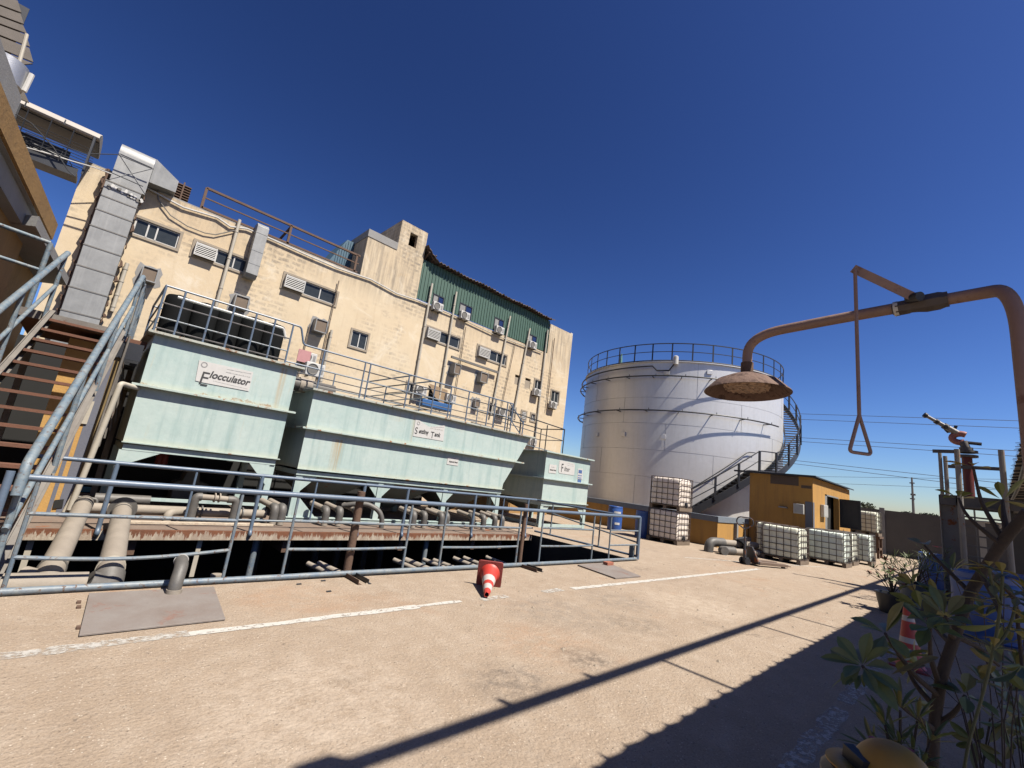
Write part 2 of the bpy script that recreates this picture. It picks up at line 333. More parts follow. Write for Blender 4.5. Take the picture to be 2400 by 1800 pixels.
# ------------------------------------------------------------------ railings
YR = 6.15
fr = thing('front_railing', 'long pale blue pipe railing along the near edge of the pit', 'railing', (5, YR, 0))
zt = 1.035
m = MB(); m.tube([(-.30, YR, zt), (10.56, YR, zt)], .033, 14); m.build('top_rail', BLUE, fr)
m = MB(); m.tube([(-3.2, YR-.02, .035), (2.2, YR, .04), (3.0, YR-.01, .05), (10.5, YR, .045), (10.58, YR+.03, .06)], .034, 12); m.build('bottom_rail', BLUE2, fr)
m = MB(); m.tube([(10.56, YR, zt+.01), (10.56, YR, .03)], .045, 14); m.build('corner_post', BLUE, fr)
vx = []
for xb, yb in ((2.7, 1393), (520, 1363), (659, 1355), (941, 1342), (1026, 1342), (1206.6, 1330), (1261, 1326), (1384.6, 1319), (1425, 1318)):
    x = PY(xb, yb, YR).x; vx.append(x); m = MB(); m.tube([(x, YR, .04), (x, YR, zt)], .018, 8); m.build('baluster', BLUE2, fr)
for i, (a, b, za, zb) in enumerate(((0, 1, .33, .37), (2, 3, .37, .37), (4, 5, .37, .37), (6, 7, .37, .37))):
    m = MB(); pts = []
    for k in range(9):
        t = k/8; sag = (-.05 if i == 0 else -.008)*math.sin(math.pi*t); pts.append((vx[a]+(vx[b]-vx[a])*t, YR, za+(zb-za)*t+sag))
    m.tube(pts, .019, 8)
    m.build('lower_infill_rail', BLUE2, fr)
    m = MB(); m.tube([(vx[a], YR, .715), (vx[b], YR, .70)], .019, 8); m.build('upper_infill_rail', BLUE2, fr)
for z in (.37, .7):
    m = MB(); m.tube([(vx[8], YR, z), (10.56, YR, z)], .018, 8); m.build('short_infill_rail', BLUE2, fr)
YB = 9.60
rr = thing('rear_railing', 'blue pipe railing bolted on the rusty deck edge beyond the pit', 'railing', (5, YB, 0))
m = MB(); m.tube([(-.35, YB, 1.03), (10.45, YB, 1.03)], .033, 12); m.build('top_rail', BLUE, rr)
zl = PY(750, 1224, YB).z
m = MB(); m.tube([(-.1, YB, zl), (10.42, YB, zl)], .02, 10); m.build('bottom_rail', BLUE2, rr)
for xt, yt, full in ((277, 1082, 1), (464, 1098, 0), (617, 1113, 1), (745, 1125, 0), (857, 1134, 1), (959, 1140, 1), (1117, 1153, 1), (1183, 1160, 0), (1240, 1163, 1)):
    x = PY(xt, yt, YB).x; m = MB()
    if full: m.tube(fil([(x, YB, 1.03), (x, YB, .03), (x, YB-.05, -.04), (x, YB+.02, -.09)], .05), .034, 12)
    else: m.tube([(x, YB, 1.03), (x, YB, zl)], .019, 8)
    m.build('post', BLUE, rr)
sr = thing('end_railing', 'dark blue railing closing the right hand end of the pit', 'railing', (10.56, 8, 0))
m = MB(); m.tube([(10.50, YB, 1.03), (10.56, YR, 1.0)], .028, 10); m.build('top_rail', BLUE, sr)
m = MB(); m.tube([(10.52, YB, .12), (10.56, YR, .10)], .026, 10); m.build('bottom_rail', BLUE, sr)
m = MB(); m.tube([(10.53, 9.0, .72), (10.56, YR, .42)], .02, 8); m.build('middle_rail', BLUE2, sr)
for y in (9.0, 7.3):
    m = MB(); m.tube([(10.54, y, 1.01), (10.54, y, .11)], .02, 8); m.build('baluster', BLUE2, sr)
m = MB(); m.box((10.48, 6.22, .02), (10.54, 6.34, .34)); m.build('toe_plate', BLUE2, sr)
# rust brown bollards clamped at the railing with channel feet
for n, (xb, yb, xt, yt, r, lab) in enumerate(((810, 1352, 845, 1152, .055, 'stout rust brown pipe post in the middle of the front railing'), (1216, 1331, 1227, 1181, .038, 'slim rust brown pipe post near the right end of the front railing'))):
    x = PY(xb, yb, YR+.09).x; z = PY(xt, yt, YR+.09).z
    t = thing('pipe_post', lab, 'post', (x, YR+.09, 0), 'brown posts at the railing')
    m = MB(); m.tube([(x, YR+.09, .0), (x, YR+.09, z)], r, 14); m.build('pipe', RUSTP, t)
    for dx in (-.06, .08):
        m = MB(); m.box((x+dx-.004, YR-.42, 0), (x+dx+.004, YR+.15, .06)); m.box((x+dx-.004, YR-.42, 0), (x+dx+.045, YR+.15, .006)); m.build('channel_foot', BLACK if dx > 0 else RUSTP, t)
# ------------------------------------------------------------------ signs, lettering
def txt(s, p, size, m, parent, name='lettering', shear=0, ux=V(1, 0, 0), uz=V(0, 0, 1), sx=1, ext=.002, off=0):
    cu = bpy.data.curves.new('t', 'FONT'); cu.body = s; cu.size = size; cu.shear = shear; cu.extrude = ext; cu.offset = off
    o = bpy.data.objects.new('t', cu); COL.objects.link(o); bpy.context.view_layer.update()
    me = bpy.data.meshes.new_from_object(o.evaluated_get(bpy.context.evaluated_depsgraph_get()))
    vs = [Vector(p)+ux*(v.co.x*sx)+uz*v.co.y+ux.cross(uz)*v.co.z for v in me.vertices]; fs = [list(q.vertices) for q in me.polygons]
    bpy.data.objects.remove(o); mb = MB(); mb.add(vs, fs); return mb
# ------------------------------------------------------------------ tanks
YF = 11.2
HOP = m1('shade_toned_hopper_paint', (.20, .23, .22), .7, c2=(.14, .15, .145), ns=2, rust=.12, bump=.2)  # mint darkened in the colour to stand for shade under the tanks
def gusset(mb, x, z, s, sg, y=YF, t=.012): mb.prism([(x, y, z), (x+sg*s, y, z), (x, y, z-s*1.05)], (0, t, 0))
def hbeam_leg(parent, x, y, z0, z1, w=.13, face=None):
    m = MB(); m.box((x, y, z0), (x+w, y+.02, z1)); m.box((x, y+.11, z0), (x+w, y+.13, z1)); m.box((x+w/2-.008, y+.02, z0), (x+w/2+.008, y+.11, z1)); m.build('leg', MINT, parent)
def rib(parent, name, x0, x1, y0, y1, z, t=.045, out=.13, mat=None):
    m = MB()
    m.box((x0-out, y0-out, z), (x1+out, y0, z+t)); m.box((x0-out, y1, z), (x1+out, y1+out, z+t))
    m.box((x0-out, y0, z), (x0, y1, z+t)); m.box((x1, y0, z), (x1+out, y1, z+t))
    m.build(name, mat or MINTR, parent, bevel=.004)
# flocculator
FM = mint('mint_paint_flocculator', drips=((3.12, .09, 3.40, 2.46, .8),), bands=((2.47, .13, .95), (1.36, .03, .6)))
t = thing('flocculator_tank', 'tall mint green steel tank at left with torn lettered sign', 'tank', (2, YF, 0))
X0, X1, Y1 = .66, 3.40, 13.6
m = MB(); m.box((X0, YF, 1.34), (X1, Y1, 3.50)); m.build('body', FM, t)
rib(t, 'rim', X0, X1, YF, Y1, 3.46, .05, .12, RIM); rib(t, 'middle_rib', X0, X1, YF, Y1, 2.40, .045, .13)
m = MB(); m.box((X0-.02, YF-.07, 1.325), (X1+.04, YF, 1.345)); m.build('lower_rib', MINTR, t)
m = MB(); m.box((X0+.02, YF-.005, 1.19), (X1-.02, YF+.10, 1.30)); m.box((X0+.02, Y1-.1, 1.19), (X1-.02, Y1, 1.30)); m.box((X1-.12, YF+.1, 1.19), (X1-.02, Y1-.1, 1.30)); m.box((X0+.02, YF+.1, 1.19), (X0+.12, Y1-.1, 1.30)); m.build('base_beam', MINT, t)
m = MB(); m.prism([(X0-.02, YF, 1.19), (X0+.62, YF, 1.19), (X0-.02, YF, .85)], (0, .012, 0)); m.build('gusset', MINT, t)
for ar in ((X1-.13, 1.19, .42, -1),): m = MB(); gusset(m, *ar); m.build('gusset', MINT, t)
for x, y in ((X1-.14, YF+.02), (X1-.14, Y1-.2), (X0+.0, Y1-.2)): hbeam_leg(t, x, y, 0, 1.19)
zb = PY(420, 1174, YF).z
m = MB(); m.box((X0-.1, YF, zb-.03), (X1-.15, YF+.06, zb+.03)); m.build('tie_bar', MINT, t)
# torn banner
sg = MB(); c = [PY(*q, YF-.012) for q in ((467, 844), (594, 872), (583, 917), (478, 897), (458, 892))]
sg.prism(c, (0, .006, 0)); so_ = sg.build('sign', SIGNW, t)
def uv_dir(a, b): return (b-a).normalized()
ux = V(1, 0, 0)
a = PY(489.5, 884.5, YF-.014); mb = txt('locculator', a, .205, INK, so_, shear=.25, off=.006, sx=.9); mb.build('lettering', INK, so_)
mb = MB(); a = PY(459, 897, YF-.014); mb = txt('F', PY(463, 897, YF-.015), .37, INK, so_, shear=.08, sx=.95)
q0 = mb.v[0].copy(); mb.box((q0.x-.02, YF-.016, PY(461, 900, YF).z-.0), (q0.x+.10, YF-.013, PY(461, 900, YF).z+.025)); mb.build('capital_letter', INK, so_)
mb = MB(); mb.lathe([(.06, 0), (.06, .002), (.04, .002), (.04, 0)], PY(479, 855, YF-.013), (0, -1, 0), 24); mb.build('emblem', INKL, so_)
mb = MB()
def scrib(mb, a, b, n, h=.014):
    a = Vector(a); b = Vector(b)
    for k in range(n):
        t0 = (k+random.uniform(.05, .2))/n; t1 = (k+random.uniform(.6, .95))/n; p = a.lerp(b, t0); q = a.lerp(b, t1); hh = h*random.uniform(.5, 1.1)
        mb.prism([p, q, q+V(0, 0, hh), p+V(0, 0, hh)], (0, .002, 0))
scrib(mb, PY(532, 866, YF-.015), PY(589, 877, YF-.015), 22); scrib(mb, PY(530, 873, YF-.015), PY(586, 885, YF-.015), 22, .017); scrib(mb, PY(500, 893, YF-.015), PY(580, 912, YF-.015), 26, .005)
mb.build('small_print', INKL, so_)
# settling tank with slanted right end
SM = mint('mint_paint_settler', drips=((4.72, .17, 1.97, 1.2, 1.0), (6.75, .07, 3.0, 2.2, .7), (6.2, .3, 3.0, 2.7, .4), (8.4, .3, 3.0, 2.75, .3)), bands=((2.16, .07, .9), (1.2, .04, .5)))
t = thing('settling_tank', 'long mint green steel tank with slanted right end and rusty ribs', 'tank', (7, YF, 0))
X0, Y1 = 3.88, 14.2
def xr(z): return 10.46 if z < 1.3 else 10.46+(z-1.2)*(11.52-10.46)/(3.0-1.2)
m = MB(); m.prism([(X0, YF, 1.18), (10.46, YF, 1.18), (10.48, YF, 1.36), (11.52, YF, 3.04), (X0, YF, 3.04)], (0, Y1-YF, 0)); m.build('body', SM, t)
m = MB(); m.box((X0-.08, YF-.13, 3.04), (11.62, YF, 3.09)); m.box((X0-.08, YF, 3.04), (X0, Y1, 3.09)); m.box((11.52, YF, 3.04), (11.62, Y1, 3.09)); m.box((X0, Y1, 3.04), (11.52, Y1+.08, 3.09)); m.build('rim', RIM, t, bevel=.004)
m = MB(); m.box((X0-.12, YF-.13, 2.105), (11.22, YF, 2.15)); m.box((X0-.10, YF, 2.105), (X0, Y1, 2.15)); m.build('middle_rib', MINTR, t, bevel=.004)
m = MB(); m.box((X0-.02, YF-.07, 1.165), (10.5, YF, 1.182)); m.build('lower_rib', MINTR, t)
m = MB(); m.box((X0, YF-.004, 1.03), (10.44, YF+.1, 1.13)); m.box((X0, YF+.1, 1.03), (X0+.1, Y1, 1.13)); m.box((10.34, YF+.1, 1.03), (10.44, Y1, 1.13)); m.build('base_beam', MINT, t)
legs = [3.90, 6.02, 8.14, 10.28]
for k, x in enumerate(legs):
    hbeam_leg(t, x, YF+.02, .07, 1.03, .15); hbeam_leg(t, x, Y1-.3, .0, 1.03, .15)
    if k < 3: m = MB(); gusset(m, x+.15, 1.03, .36, 1, YF+.05); m.build('gusset', MINT, t)
    if k > 0: m = MB(); gusset(m, x, 1.03, .36, -1, YF+.05); m.build('gusset', MINT, t)
    if k == 0: MB().prism([(x+.15, YF+.05, .07), (x+.65, YF+.05, .07), (x+.15, YF+.05, .55)], (0, .012, 0)).build('gusset', MINT, t)
    if k == 3: MB().prism([(x, YF+.05, .07), (x-.36, YF+.05, .07), (x, YF+.05, .5)], (0, .012, 0)).build('gusset', MINT, t)
m = MB(); m.box((3.86, YF, .0), (10.48, YF+.15, .025)); m.box((3.86, YF, .055), (10.48, YF+.15, .08)); m.box((3.86, YF+.06, .02), (10.48, YF+.08, .06)); m.build('foot_beam', MINT, t)
for k in range(3):
    a, b = legs[k]+.15, legs[k+1]; cx, cy = (a+b)/2, (YF+Y1)/2
    m = MB(); m.add([(a, YF+.12, 1.1), (b, YF+.12, 1.1), (b, Y1-.1, 1.1), (a, Y1-.1, 1.1), (cx-.12, cy-.12, .25), (cx+.12, cy-.12, .25), (cx+.12, cy+.12, .25), (cx-.12, cy+.12, .25)],
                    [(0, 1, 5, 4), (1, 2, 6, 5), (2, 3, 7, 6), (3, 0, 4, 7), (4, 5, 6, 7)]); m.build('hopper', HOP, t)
sg = MB(); c = [PY(*q, YF-.010) for q in ((974, 984), (983, 985), (1006, 1001), (1043, 997), (1039, 1034), (968, 1022))]; sg.prism(c, (0, .005, 0)); s1 = sg.build('sign', SIGNW, t)
a = PY(979, 1014, YF-.013)
mb = txt('ettling', a+V(.03, 0, .0), .17, INK, s1, shear=.2, sx=.74, off=.005); mb.build('lettering', INK, s1)
mb = txt('S', PY(971, 1016, YF-.013), .27, INK, s1, sx=.8); mb.build('capital_letter', INK, s1)
mb = txt('T', PY(1008, 1026, YF-.013), .27, INK, s1, sx=.75); mb.build('capital_letter', INK, s1)
mb = txt('ank', PY(1018, 1022, YF-.013), .17, INK, s1, shear=.2, sx=.8, off=.005); mb.build('lettering', INK, s1)
mb = MB(); scrib(mb, PY(1010, 1001, YF-.013), PY(1040, 1002, YF-.013), 12); scrib(mb, PY(1009, 1004, YF-.013), PY(1038, 1009, YF-.013), 12); mb.build('small_print', INKL, s1)
mb = MB(); mb.lathe([(.05, 0), (.05, .002), (.034, .002), (.034, 0)], PY(981, 992, YF-.012), (0, -1, 0), 20); mb.build('emblem', INKL, s1)
c = [PY(*q, YF-.010) for q in ((1050, 1070), (1075.5, 1073), (1073, 1092), (1047, 1088))]; sg = MB(); sg.prism(c, (0, .005, 0)); s2 = sg.build('notice', SIGNW, t)
mb = txt('Submit Feed', PY(1053, 1083, YF-.013), .062, INK, s2, off=.002); mb.build('lettering', INK, s2)
mb = MB(); scrib(mb, PY(1058, 1074, YF-.013), PY(1068, 1075, YF-.013), 8, .02); mb.build('small_print', INKL, s2)
# filter tank
FL = mint('mint_paint_filter', bands=((.93, .03, .5),))
t = thing('filter_tank', 'smallest mint green steel tank standing right of the pit with three notices', 'tank', (13.8, YF, 0))
X0, X1, Y1 = 12.45, 15.13, 14.3
m = MB(); m.box((X0, YF, .92), (X1, Y1, 2.70)); m.build('body', FL, t)
rib(t, 'rim', X0, X1, YF, Y1, 2.66, .05, .12, MINTR); rib(t, 'middle_rib', X0, X1, YF, Y1, 1.70, .045, .12, MINT)
m = MB(); m.box((X0-.03, YF-.07, .905), (X1+.03, YF, .925)); m.build('lower_rib', MINT, t)
m = MB(); m.box((X0+.0, YF-.004, .76), (X1, YF+.1, .88)); m.box((X0, YF+.1, .76), (X0+.1, Y1, .88)); m.box((X1-.1, YF+.1, .76), (X1, Y1, .88)); m.build('base_beam', MINT, t)
for x in (X0, X1-.15):
    for y in (YF+.01, Y1-.3): hbeam_leg(t, x, y, 0, .76, .15)
for ar in ((X0+.15, .76, .38, 1), (X1-.15, .76, .38, -1)): m = MB(); gusset(m, *ar, YF+.04); m.build('gusset', MINT, t)
m = MB(); m.box((X0, YF+.02, .02), (X1, YF+.1, .12)); m.box((X0+.02, YF+.15, .02), (X0+.1, Y1-.3, .12)); m.build('foot_beam', MINT, t)
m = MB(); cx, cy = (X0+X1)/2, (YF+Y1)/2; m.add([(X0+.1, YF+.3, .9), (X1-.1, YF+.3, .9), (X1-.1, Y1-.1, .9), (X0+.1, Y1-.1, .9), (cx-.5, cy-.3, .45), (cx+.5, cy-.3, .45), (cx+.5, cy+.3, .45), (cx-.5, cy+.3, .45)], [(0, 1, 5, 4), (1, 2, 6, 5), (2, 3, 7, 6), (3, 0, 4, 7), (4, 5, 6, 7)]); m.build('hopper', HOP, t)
for nm, qs in (('notice', ((1288, 1088), (1305, 1090), (1303, 1110), (1286, 1108))), ('sign', ((1311, 1079.5), (1316, 1079), (1345, 1086), (1347.5, 1090), (1346, 1113), (1343, 1114), (1311, 1109), (1309, 1105))), ('picture_sign', ((1355, 1098), (1366, 1099), (1365, 1124), (1353, 1122)))):
    mb = MB(); mb.prism([PY(*q, YF-.010) for q in qs], (0, .005, 0)); o = mb.build(nm, SIGNW, t)
    if nm == 'notice':
        mb = txt('Submit Feed', PY(1289, 1102, YF-.013), .068, INK, o, off=.002); mb.build('lettering', INK, o); mb = MB(); scrib(mb, PY(1292, 1095, YF-.013), PY(1300, 1096, YF-.013), 6, .02); mb.build('small_print', INKL, o)
    elif nm == 'sign':
        mb = txt('F', PY(1314, 1106, YF-.013), .46, INK, o, sx=.65); mb.build('capital_letter', INK, o)
        mb = txt('ilter', PY(1321.5, 1103.5, YF-.013), .25, INK, o, shear=.2, sx=.85); mb.build('lettering', INK, o)
        mb = MB(); scrib(mb, PY(1330, 1087, YF-.013), PY(1344, 1088.5, YF-.013), 8); scrib(mb, PY(1330, 1091, YF-.013), PY(1345, 1093, YF-.013), 8); mb.build('small_print', INKL, o)
    else:
        mb = MB(); a = PY(1356.5, 1101, YF-.013)
        for r_, (h, n) in enumerate(((.13, 1), (.05, 3), (.05, 3), (.12, 1))):
            z = a.z-[0, .19, .28, .37][r_]
            for k in range(n): mb.box((a.x+k*.08, YF-.013, z-h), (a.x+(.22 if n == 1 else k*.08+.055), YF-.011, z))
        mb.build('pictogram', INKB, o)
# ------------------------------------------------------------------ guard rails on the tanks
BRAIL = m1('rusted_rail', (.10, .085, .08), .8, c2=(.20, .20, .21), ns=6, mixf=1, bump=.2)
def guard(name, label, segs, zs, posts, r=.022, mat=BLUE, drop=0):
    t = thing(name, label, 'railing', segs[0][0])
    for k, z in enumerate(zs):
        for a, b in segs:
            m = MB(); m.tube([(a[0], a[1], a[2]+z), (b[0], b[1], b[2]+z)], r if k == 0 else r*.75, 8); m.build('top_rail' if k == 0 else 'rail', mat if k == 0 else (BRAIL if k % 2 else BLUE2), t)
    for p in posts: m = MB(); m.tube([(p[0], p[1], p[2]), (p[0], p[1], p[2]+zs[0])], r*.95, 8); m.build('post', mat, t)
    return t
z0 = 3.5
guard('guard_rail', 'blue and rusty guard rail round the top of the tall left tank', [((.62, 11.25, z0), (3.1, 11.25, z0)), ((.62, 11.25, z0), (.62, 13.5, z0)), ((.62, 13.5, z0), (3.3, 13.5, z0))], (.98, .62, .32, .1),
      [(x, 11.25, z0) for x in (.62, .95, 1.45, 1.85, 2.3, 2.7, 3.1)]+[(x, 13.5, z0) for x in (.62, 1.3, 2.1, 2.9)])
z0 = 3.06
tt = guard('guard_rail', 'long blue guard rail along the top of the slant ended tank', [((3.9, 11.28, z0), (10.55, 11.28, z0)), ((3.9, 14.1, z0), (11.3, 14.1, z0)), ((6.5, 11.3, z0), (6.5, 14.1, z0)), ((7.2, 11.3, z0), (7.2, 14.1, z0))], (1.02, .78, .52, .16),
      [(x, 11.28, z0) for x in (3.95, 5.05, 5.2, 6.4, 7.3, 7.9, 8.6, 9.45, 9.75, 10.3, 10.55)]+[(x, 14.1, z0) for x in (4.2, 5.4, 6.5, 7.2, 8.6, 10, 11.3)])
m = MB(); m.tube(fil([(3.05, 11.26, 4.48), (3.28, 11.26, 4.48), (3.42, 11.27, 4.08), (4.0, 11.28, 4.08)], .07), .024, 8)
m.build('link_rail', BLUE, tt)
m = MB(); m.tube([(10.4, 11.28, 4.07), (11.15, 11.28, 3.5)], .022, 8); m.tube([(10.4, 11.28, 3.6), (11.15, 11.28, 3.05)], .018, 8); m.tube([(11.15, 11.28, 3.6), (11.15, 11.28, 3.0)], .022, 8); m.build('sloping_rail', BLUE, tt)
z0 = 2.7
guard('guard_rail', 'dark blue guard rail with square corner on top of the smallest tank', [((11.2, 12.9, z0+.2), (15.35, 12.9, z0)), ((15.35, 12.9, z0), (15.35, 14.3, z0)), ((11.2, 14.3, z0+.1), (15.35, 14.3, z0))], (1.25, .75, .15),
      [(x, 12.9, z0) for x in (11.9, 12.6, 13.5, 14.2, 15.35)]+[(x, 14.3, z0) for x in (12.4, 14, 15.35)], .024, BLACK)
# things on top of and behind the tanks
DRUM = m1('black_plastic_drum', (.012, .013, .014), .9, c2=(.02, .02, .02), ns=4, bump=.2, spec=.06)
t0 = thing('black_drum', 'black plastic drum, leftmost of the row behind the left guard rail', 'drum', (1.0, 12.6, 3.5), 'black drums on the tall tank')
m = MB(); m.lathe([(0, 0), (.25, 0), (.265, .04), (.25, .1), (.265, .4), (.268, .97), (.262, 1.10), (.24, 1.14), (.10, 1.15), (0, 1.15)], t0.location, n=20); m.build('body', DRUM, t0)
m = MB(); m.lathe([(0, 1.15), (.08, 1.15), (.08, 1.19), (0, 1.19)], t0.location, n=14); m.build('lid', DRUM, t0)
for x, l in ((1.52, 'second'), (2.02, 'third'), (2.53, 'fourth'), (3.02, 'fifth')):
    dup(t0, (x, 12.6+random.uniform(-.06, .06), 3.5), 'black plastic drum, %s from the left of the row behind the left guard rail' % l)
tag(MB().tube(fil([(.9, 12.0, 4.5), (3.1, 12.0, 4.5), (3.2, 12.0, 4.25)], .05), .03, 8).build('roof_pipe', WHITE), 'white pipe running over the row of black drums', 'pipe')
t = thing('transfer_pipe', 'short fat grey pipe with flange joining the left and middle mint tanks', 'pipe', (3.65, 11.9, 2.9))
m = MB(); m.tube([(3.4, 11.9, 3.2), (4.6, 11.9, 3.2)], .17, 20); m.build('pipe', PVCD, t)
m = MB(); m.lathe([(.17, 0), (.24, 0), (.24, .04), (.17, .04)], (3.42, 11.9, 3.2), (1, 0, 0)); m.build('flange', WHITE, t)
m = MB(); m.lathe([(.172, 0), (.19, 0), (.19, .3), (.172, .3)], (3.7, 11.9, 3.2), (1, 0, 0)); m.build('collar', PVC, t)
# ------------------------------------------------------------------ pipework on and over the deck
def pipe(name, label, cat, pts, r, m, rad=.15, group=None, rings=(), elbow=None, n=16, flange=None):
    P = fil(pts, rad, 6); loc = Vector(pts[0]); loc.z = min(p.z for p in map(Vector, pts))
    t = thing(name, label, cat, loc, group); mb = MB(); mb.tube(P, r, n); mb.build('pipe', m, t)
    for c, ax, l, rr_ in rings:
        mb = MB(); mb.lathe([(r*.98, -l/2), (rr_, -l/2), (rr_, l/2), (r*.98, l/2)], c, ax, 20); mb.build('collar', elbow or PVCD, t)
    return t
# the two big pipes bridging the pit
def ax(a, b): return (Vector(b)-Vector(a)).normalized()
a = PZ(170, 1186, .12); a = V(.33, 10.3, .22); b = V(.22, 6.62, -.02)
a1, b1 = PD(188, 1175, 7.2), PD(118, 1352, 4.35)
def bigpipe(label, A, B, r, extra, flange):
    t = thing('large_pipe', label, 'pipe', B, 'large pipes bridging the pit')
    m = MB(); m.tube([A, B], r, 22); m.build('pipe', PVC, t)
    d = ax(A, B)
    for f in (.02, .055, .10): m = MB(); m.lathe([(r, -.02), (r*1.06, -.02), (r*1.06, .02), (r, .02)], A.lerp(B, f), d, 24); m.build('collar', PVCD, t)
    for f in (.93,): m = MB(); m.lathe([(r, -.02), (r*1.07, -.02), (r*1.07, .03), (r, .03)], A.lerp(B, f), d, 24); m.build('collar', CREAM if extra else PVCD, t)
    if flange: m = MB(); m.lathe([(r, -.02), (r*1.55, -.02), (r*1.55, .025), (r, .025)], A.lerp(B, .03), d, 28); m.build('flange', PVCD, t)
    return t
A1, B1 = PY(198, 1178, 10.25), PY(112, 1352, 6.75); A2, B2 = PY(288, 1190, 10.1), PY(256, 1348, 6.72)
bigpipe('thick beige pipe crossing the pit nearest the stairs, no flange', A1, B1, .115, False, False)
bigpipe('thick beige pipe crossing the pit with a bolted round flange at its far end', A2, B2, .125, True, True)
t = thing('manifold_pipe', 'grey beige pipe lying along the near pit edge with elbow end', 'pipe', (-.3, 6.6, -.3))
e0, e1 = PY(-60, 1378, 6.62), PY(200, 1370, 6.62)
m = MB(); m.tube([e0, e1], .125, 22); m.build('pipe', PVC, t)
m = MB(); m.tube(fil([e1, B2+V(.0, -.08, -.13), B2+ax(B2, A2)*.05], .16, 8), .14, 22); m.build('elbow', PVCD, t)
m = MB(); m.tube(fil([PY(45, 1357, 6.85), B1+V(.0, .0, -.08), B1+ax(B1, A1)*.05], .16, 8), .125, 22); m.build('elbow', PVC, t)
# stub elbow standing on the steel cover
p = PZ(405, 1395)
t = pipe('vent_pipe', 'short dark grey vent pipe with curved white rimmed mouth by the steel cover', 'pipe', [p, p+V(0, 0, .11), p+V(.03, .10, .26), p+V(.05, .30, .27)], .062, PVCD, .08)
m = MB(); m.lathe([(.055, 0), (.067, 0), (.067, .015), (.055, .015)], p+V(.05, .30, .27), (.2, 1, 0)); m.build('rim', WHITE, t)
m = MB(); m.lathe([(.062, 0), (.07, 0), (.07, .06), (.062, .06)], p); m.build('socket', PVC, t)
# row of elbow pipes coming out under the settling tank
ell = [(452, 775, 'first'), (479, 778, 'second'), (0, 0, 0)]
spots = [(1460, 772, 300), (1545, 775, 300), (1965, 770, 300), (2105, 775, 300), (265, 770, 750), (835, 785, 750), (962, 790, 750), (1145, 800, 750), (1215, 802, 750), (1450, 805, 750), (1555, 805, 750), (1675, 808, 750), (1760, 810, 750)]
ords = ['first', 'second', 'third', 'fourth', 'fifth', 'sixth', 'seventh', 'eighth', 'ninth', 'tenth', 'eleventh', 'twelfth', 'last']
def elbow_pipe(x, y, h, dx, lab):
    t = thing('outlet_pipe', lab, 'pipe', (x, y, 0), 'bent outlet pipes under the settling tank')
    m = MB(); m.tube([(x, y+.14, h), (x+dx, y+.62, h+.06)], .060, 14); m.build('pipe', PVC, t)
    m = MB(); m.tube(fil([(x, y+.16, h), (x, y, h), (x, y, .10)], .1, 7), .082, 14); m.build('elbow', PVCD, t)
    m = MB(); m.lathe([(.05, -.3), (.05, .10), (.07, .10), (.07, .0), (.05, .0)], (x, y, 0.01)); m.build('socket', PVC, t)
    return t
first = None
for k, (cx, cy, ox) in enumerate(spots):
    p = PZ(ox+cx/4.424, 1050+cy/4.424, .02)
    lab = '%s grey elbow pipe, counted from the left, dropping into the deck before the tanks' % ords[k]
    h = .36
    if first is None: first = elbow_pipe(p.x, 10.45, .36, -.12, lab)
    else:
        c = dup(first, (p.x, 10.45+random.uniform(-.05, .05), 0), lab, R(random.uniform(-6, 6)))
t = pipe('swan_neck_pipe', 'humped dark grey pipe bend lying between the deck elbow pipes', 'pipe', [(5.0, 10.9, .42), (5.25, 10.7, .50), (5.5, 10.6, .52), (5.75, 10.45, .40), (5.85, 10.4, .2), (5.86, 10.4, 0)], .06, PVCD, .12)
# manifold under the flocculator
t = thing('pipe_manifold', 'grey pipe manifold with two tall elbows and flanges under the left tank', 'pipe', (1.9, 10.9, 0))
def tb(nm, pts, r, m, rad=.1): mb = MB(); mb.tube(fil(pts, rad, 7), r, 16); mb.build(nm, m, t)
pa, pb = PY(452, 1190, 10.5), PY(545, 1213, 10.5); zt_ = PY(480, 1165, 10.5).z
tb('pipe', [(pa.x+.08, 10.5, zt_), (pb.x-.1, 10.5, zt_-.02)], .055, PVC)
tb('elbow', [(pa.x+.10, 10.5, zt_), (pa.x, 10.5, zt_), (pa.x, 10.5, .02)], .075, PVCD)
tb('elbow', [(pb.x-.16, 10.5, zt_-.02), (pb.x, 10.5, zt_-.02), (pb.x, 10.5, .02)], .07, PVCD)
tb('pipe', [(.4, 10.8, .17), (3.3, 10.8, .17)], .085, PVC); tb('pipe', [(.5, 11.1, .3), (1.3, 11.1, .3)], .09, PVCD)
tb('elbow', [(1.75, 10.7, .17), (1.55, 10.5, .17), (1.55, 10.5, .0)], .07, PVC)
for x in (1.95, 2.02, 2.10, 2.75, 2.82):
    mb = MB(); mb.lathe([(.05, 0), (.12, 0), (.12, .025), (.05, .025)], (x, 10.8, .17), (1, 0, 0), 18); mb.build('flange', PVCD, t)
for x in ((pa.x+pb.x)/2-.05, (pa.x+pb.x)/2+.03):
    mb = MB(); mb.lathe([(.05, 0), (.09, 0), (.09, .02), (.05, .02)], (x, 10.5, zt_), (1, 0, 0), 16); mb.build('flange', PVC, t)
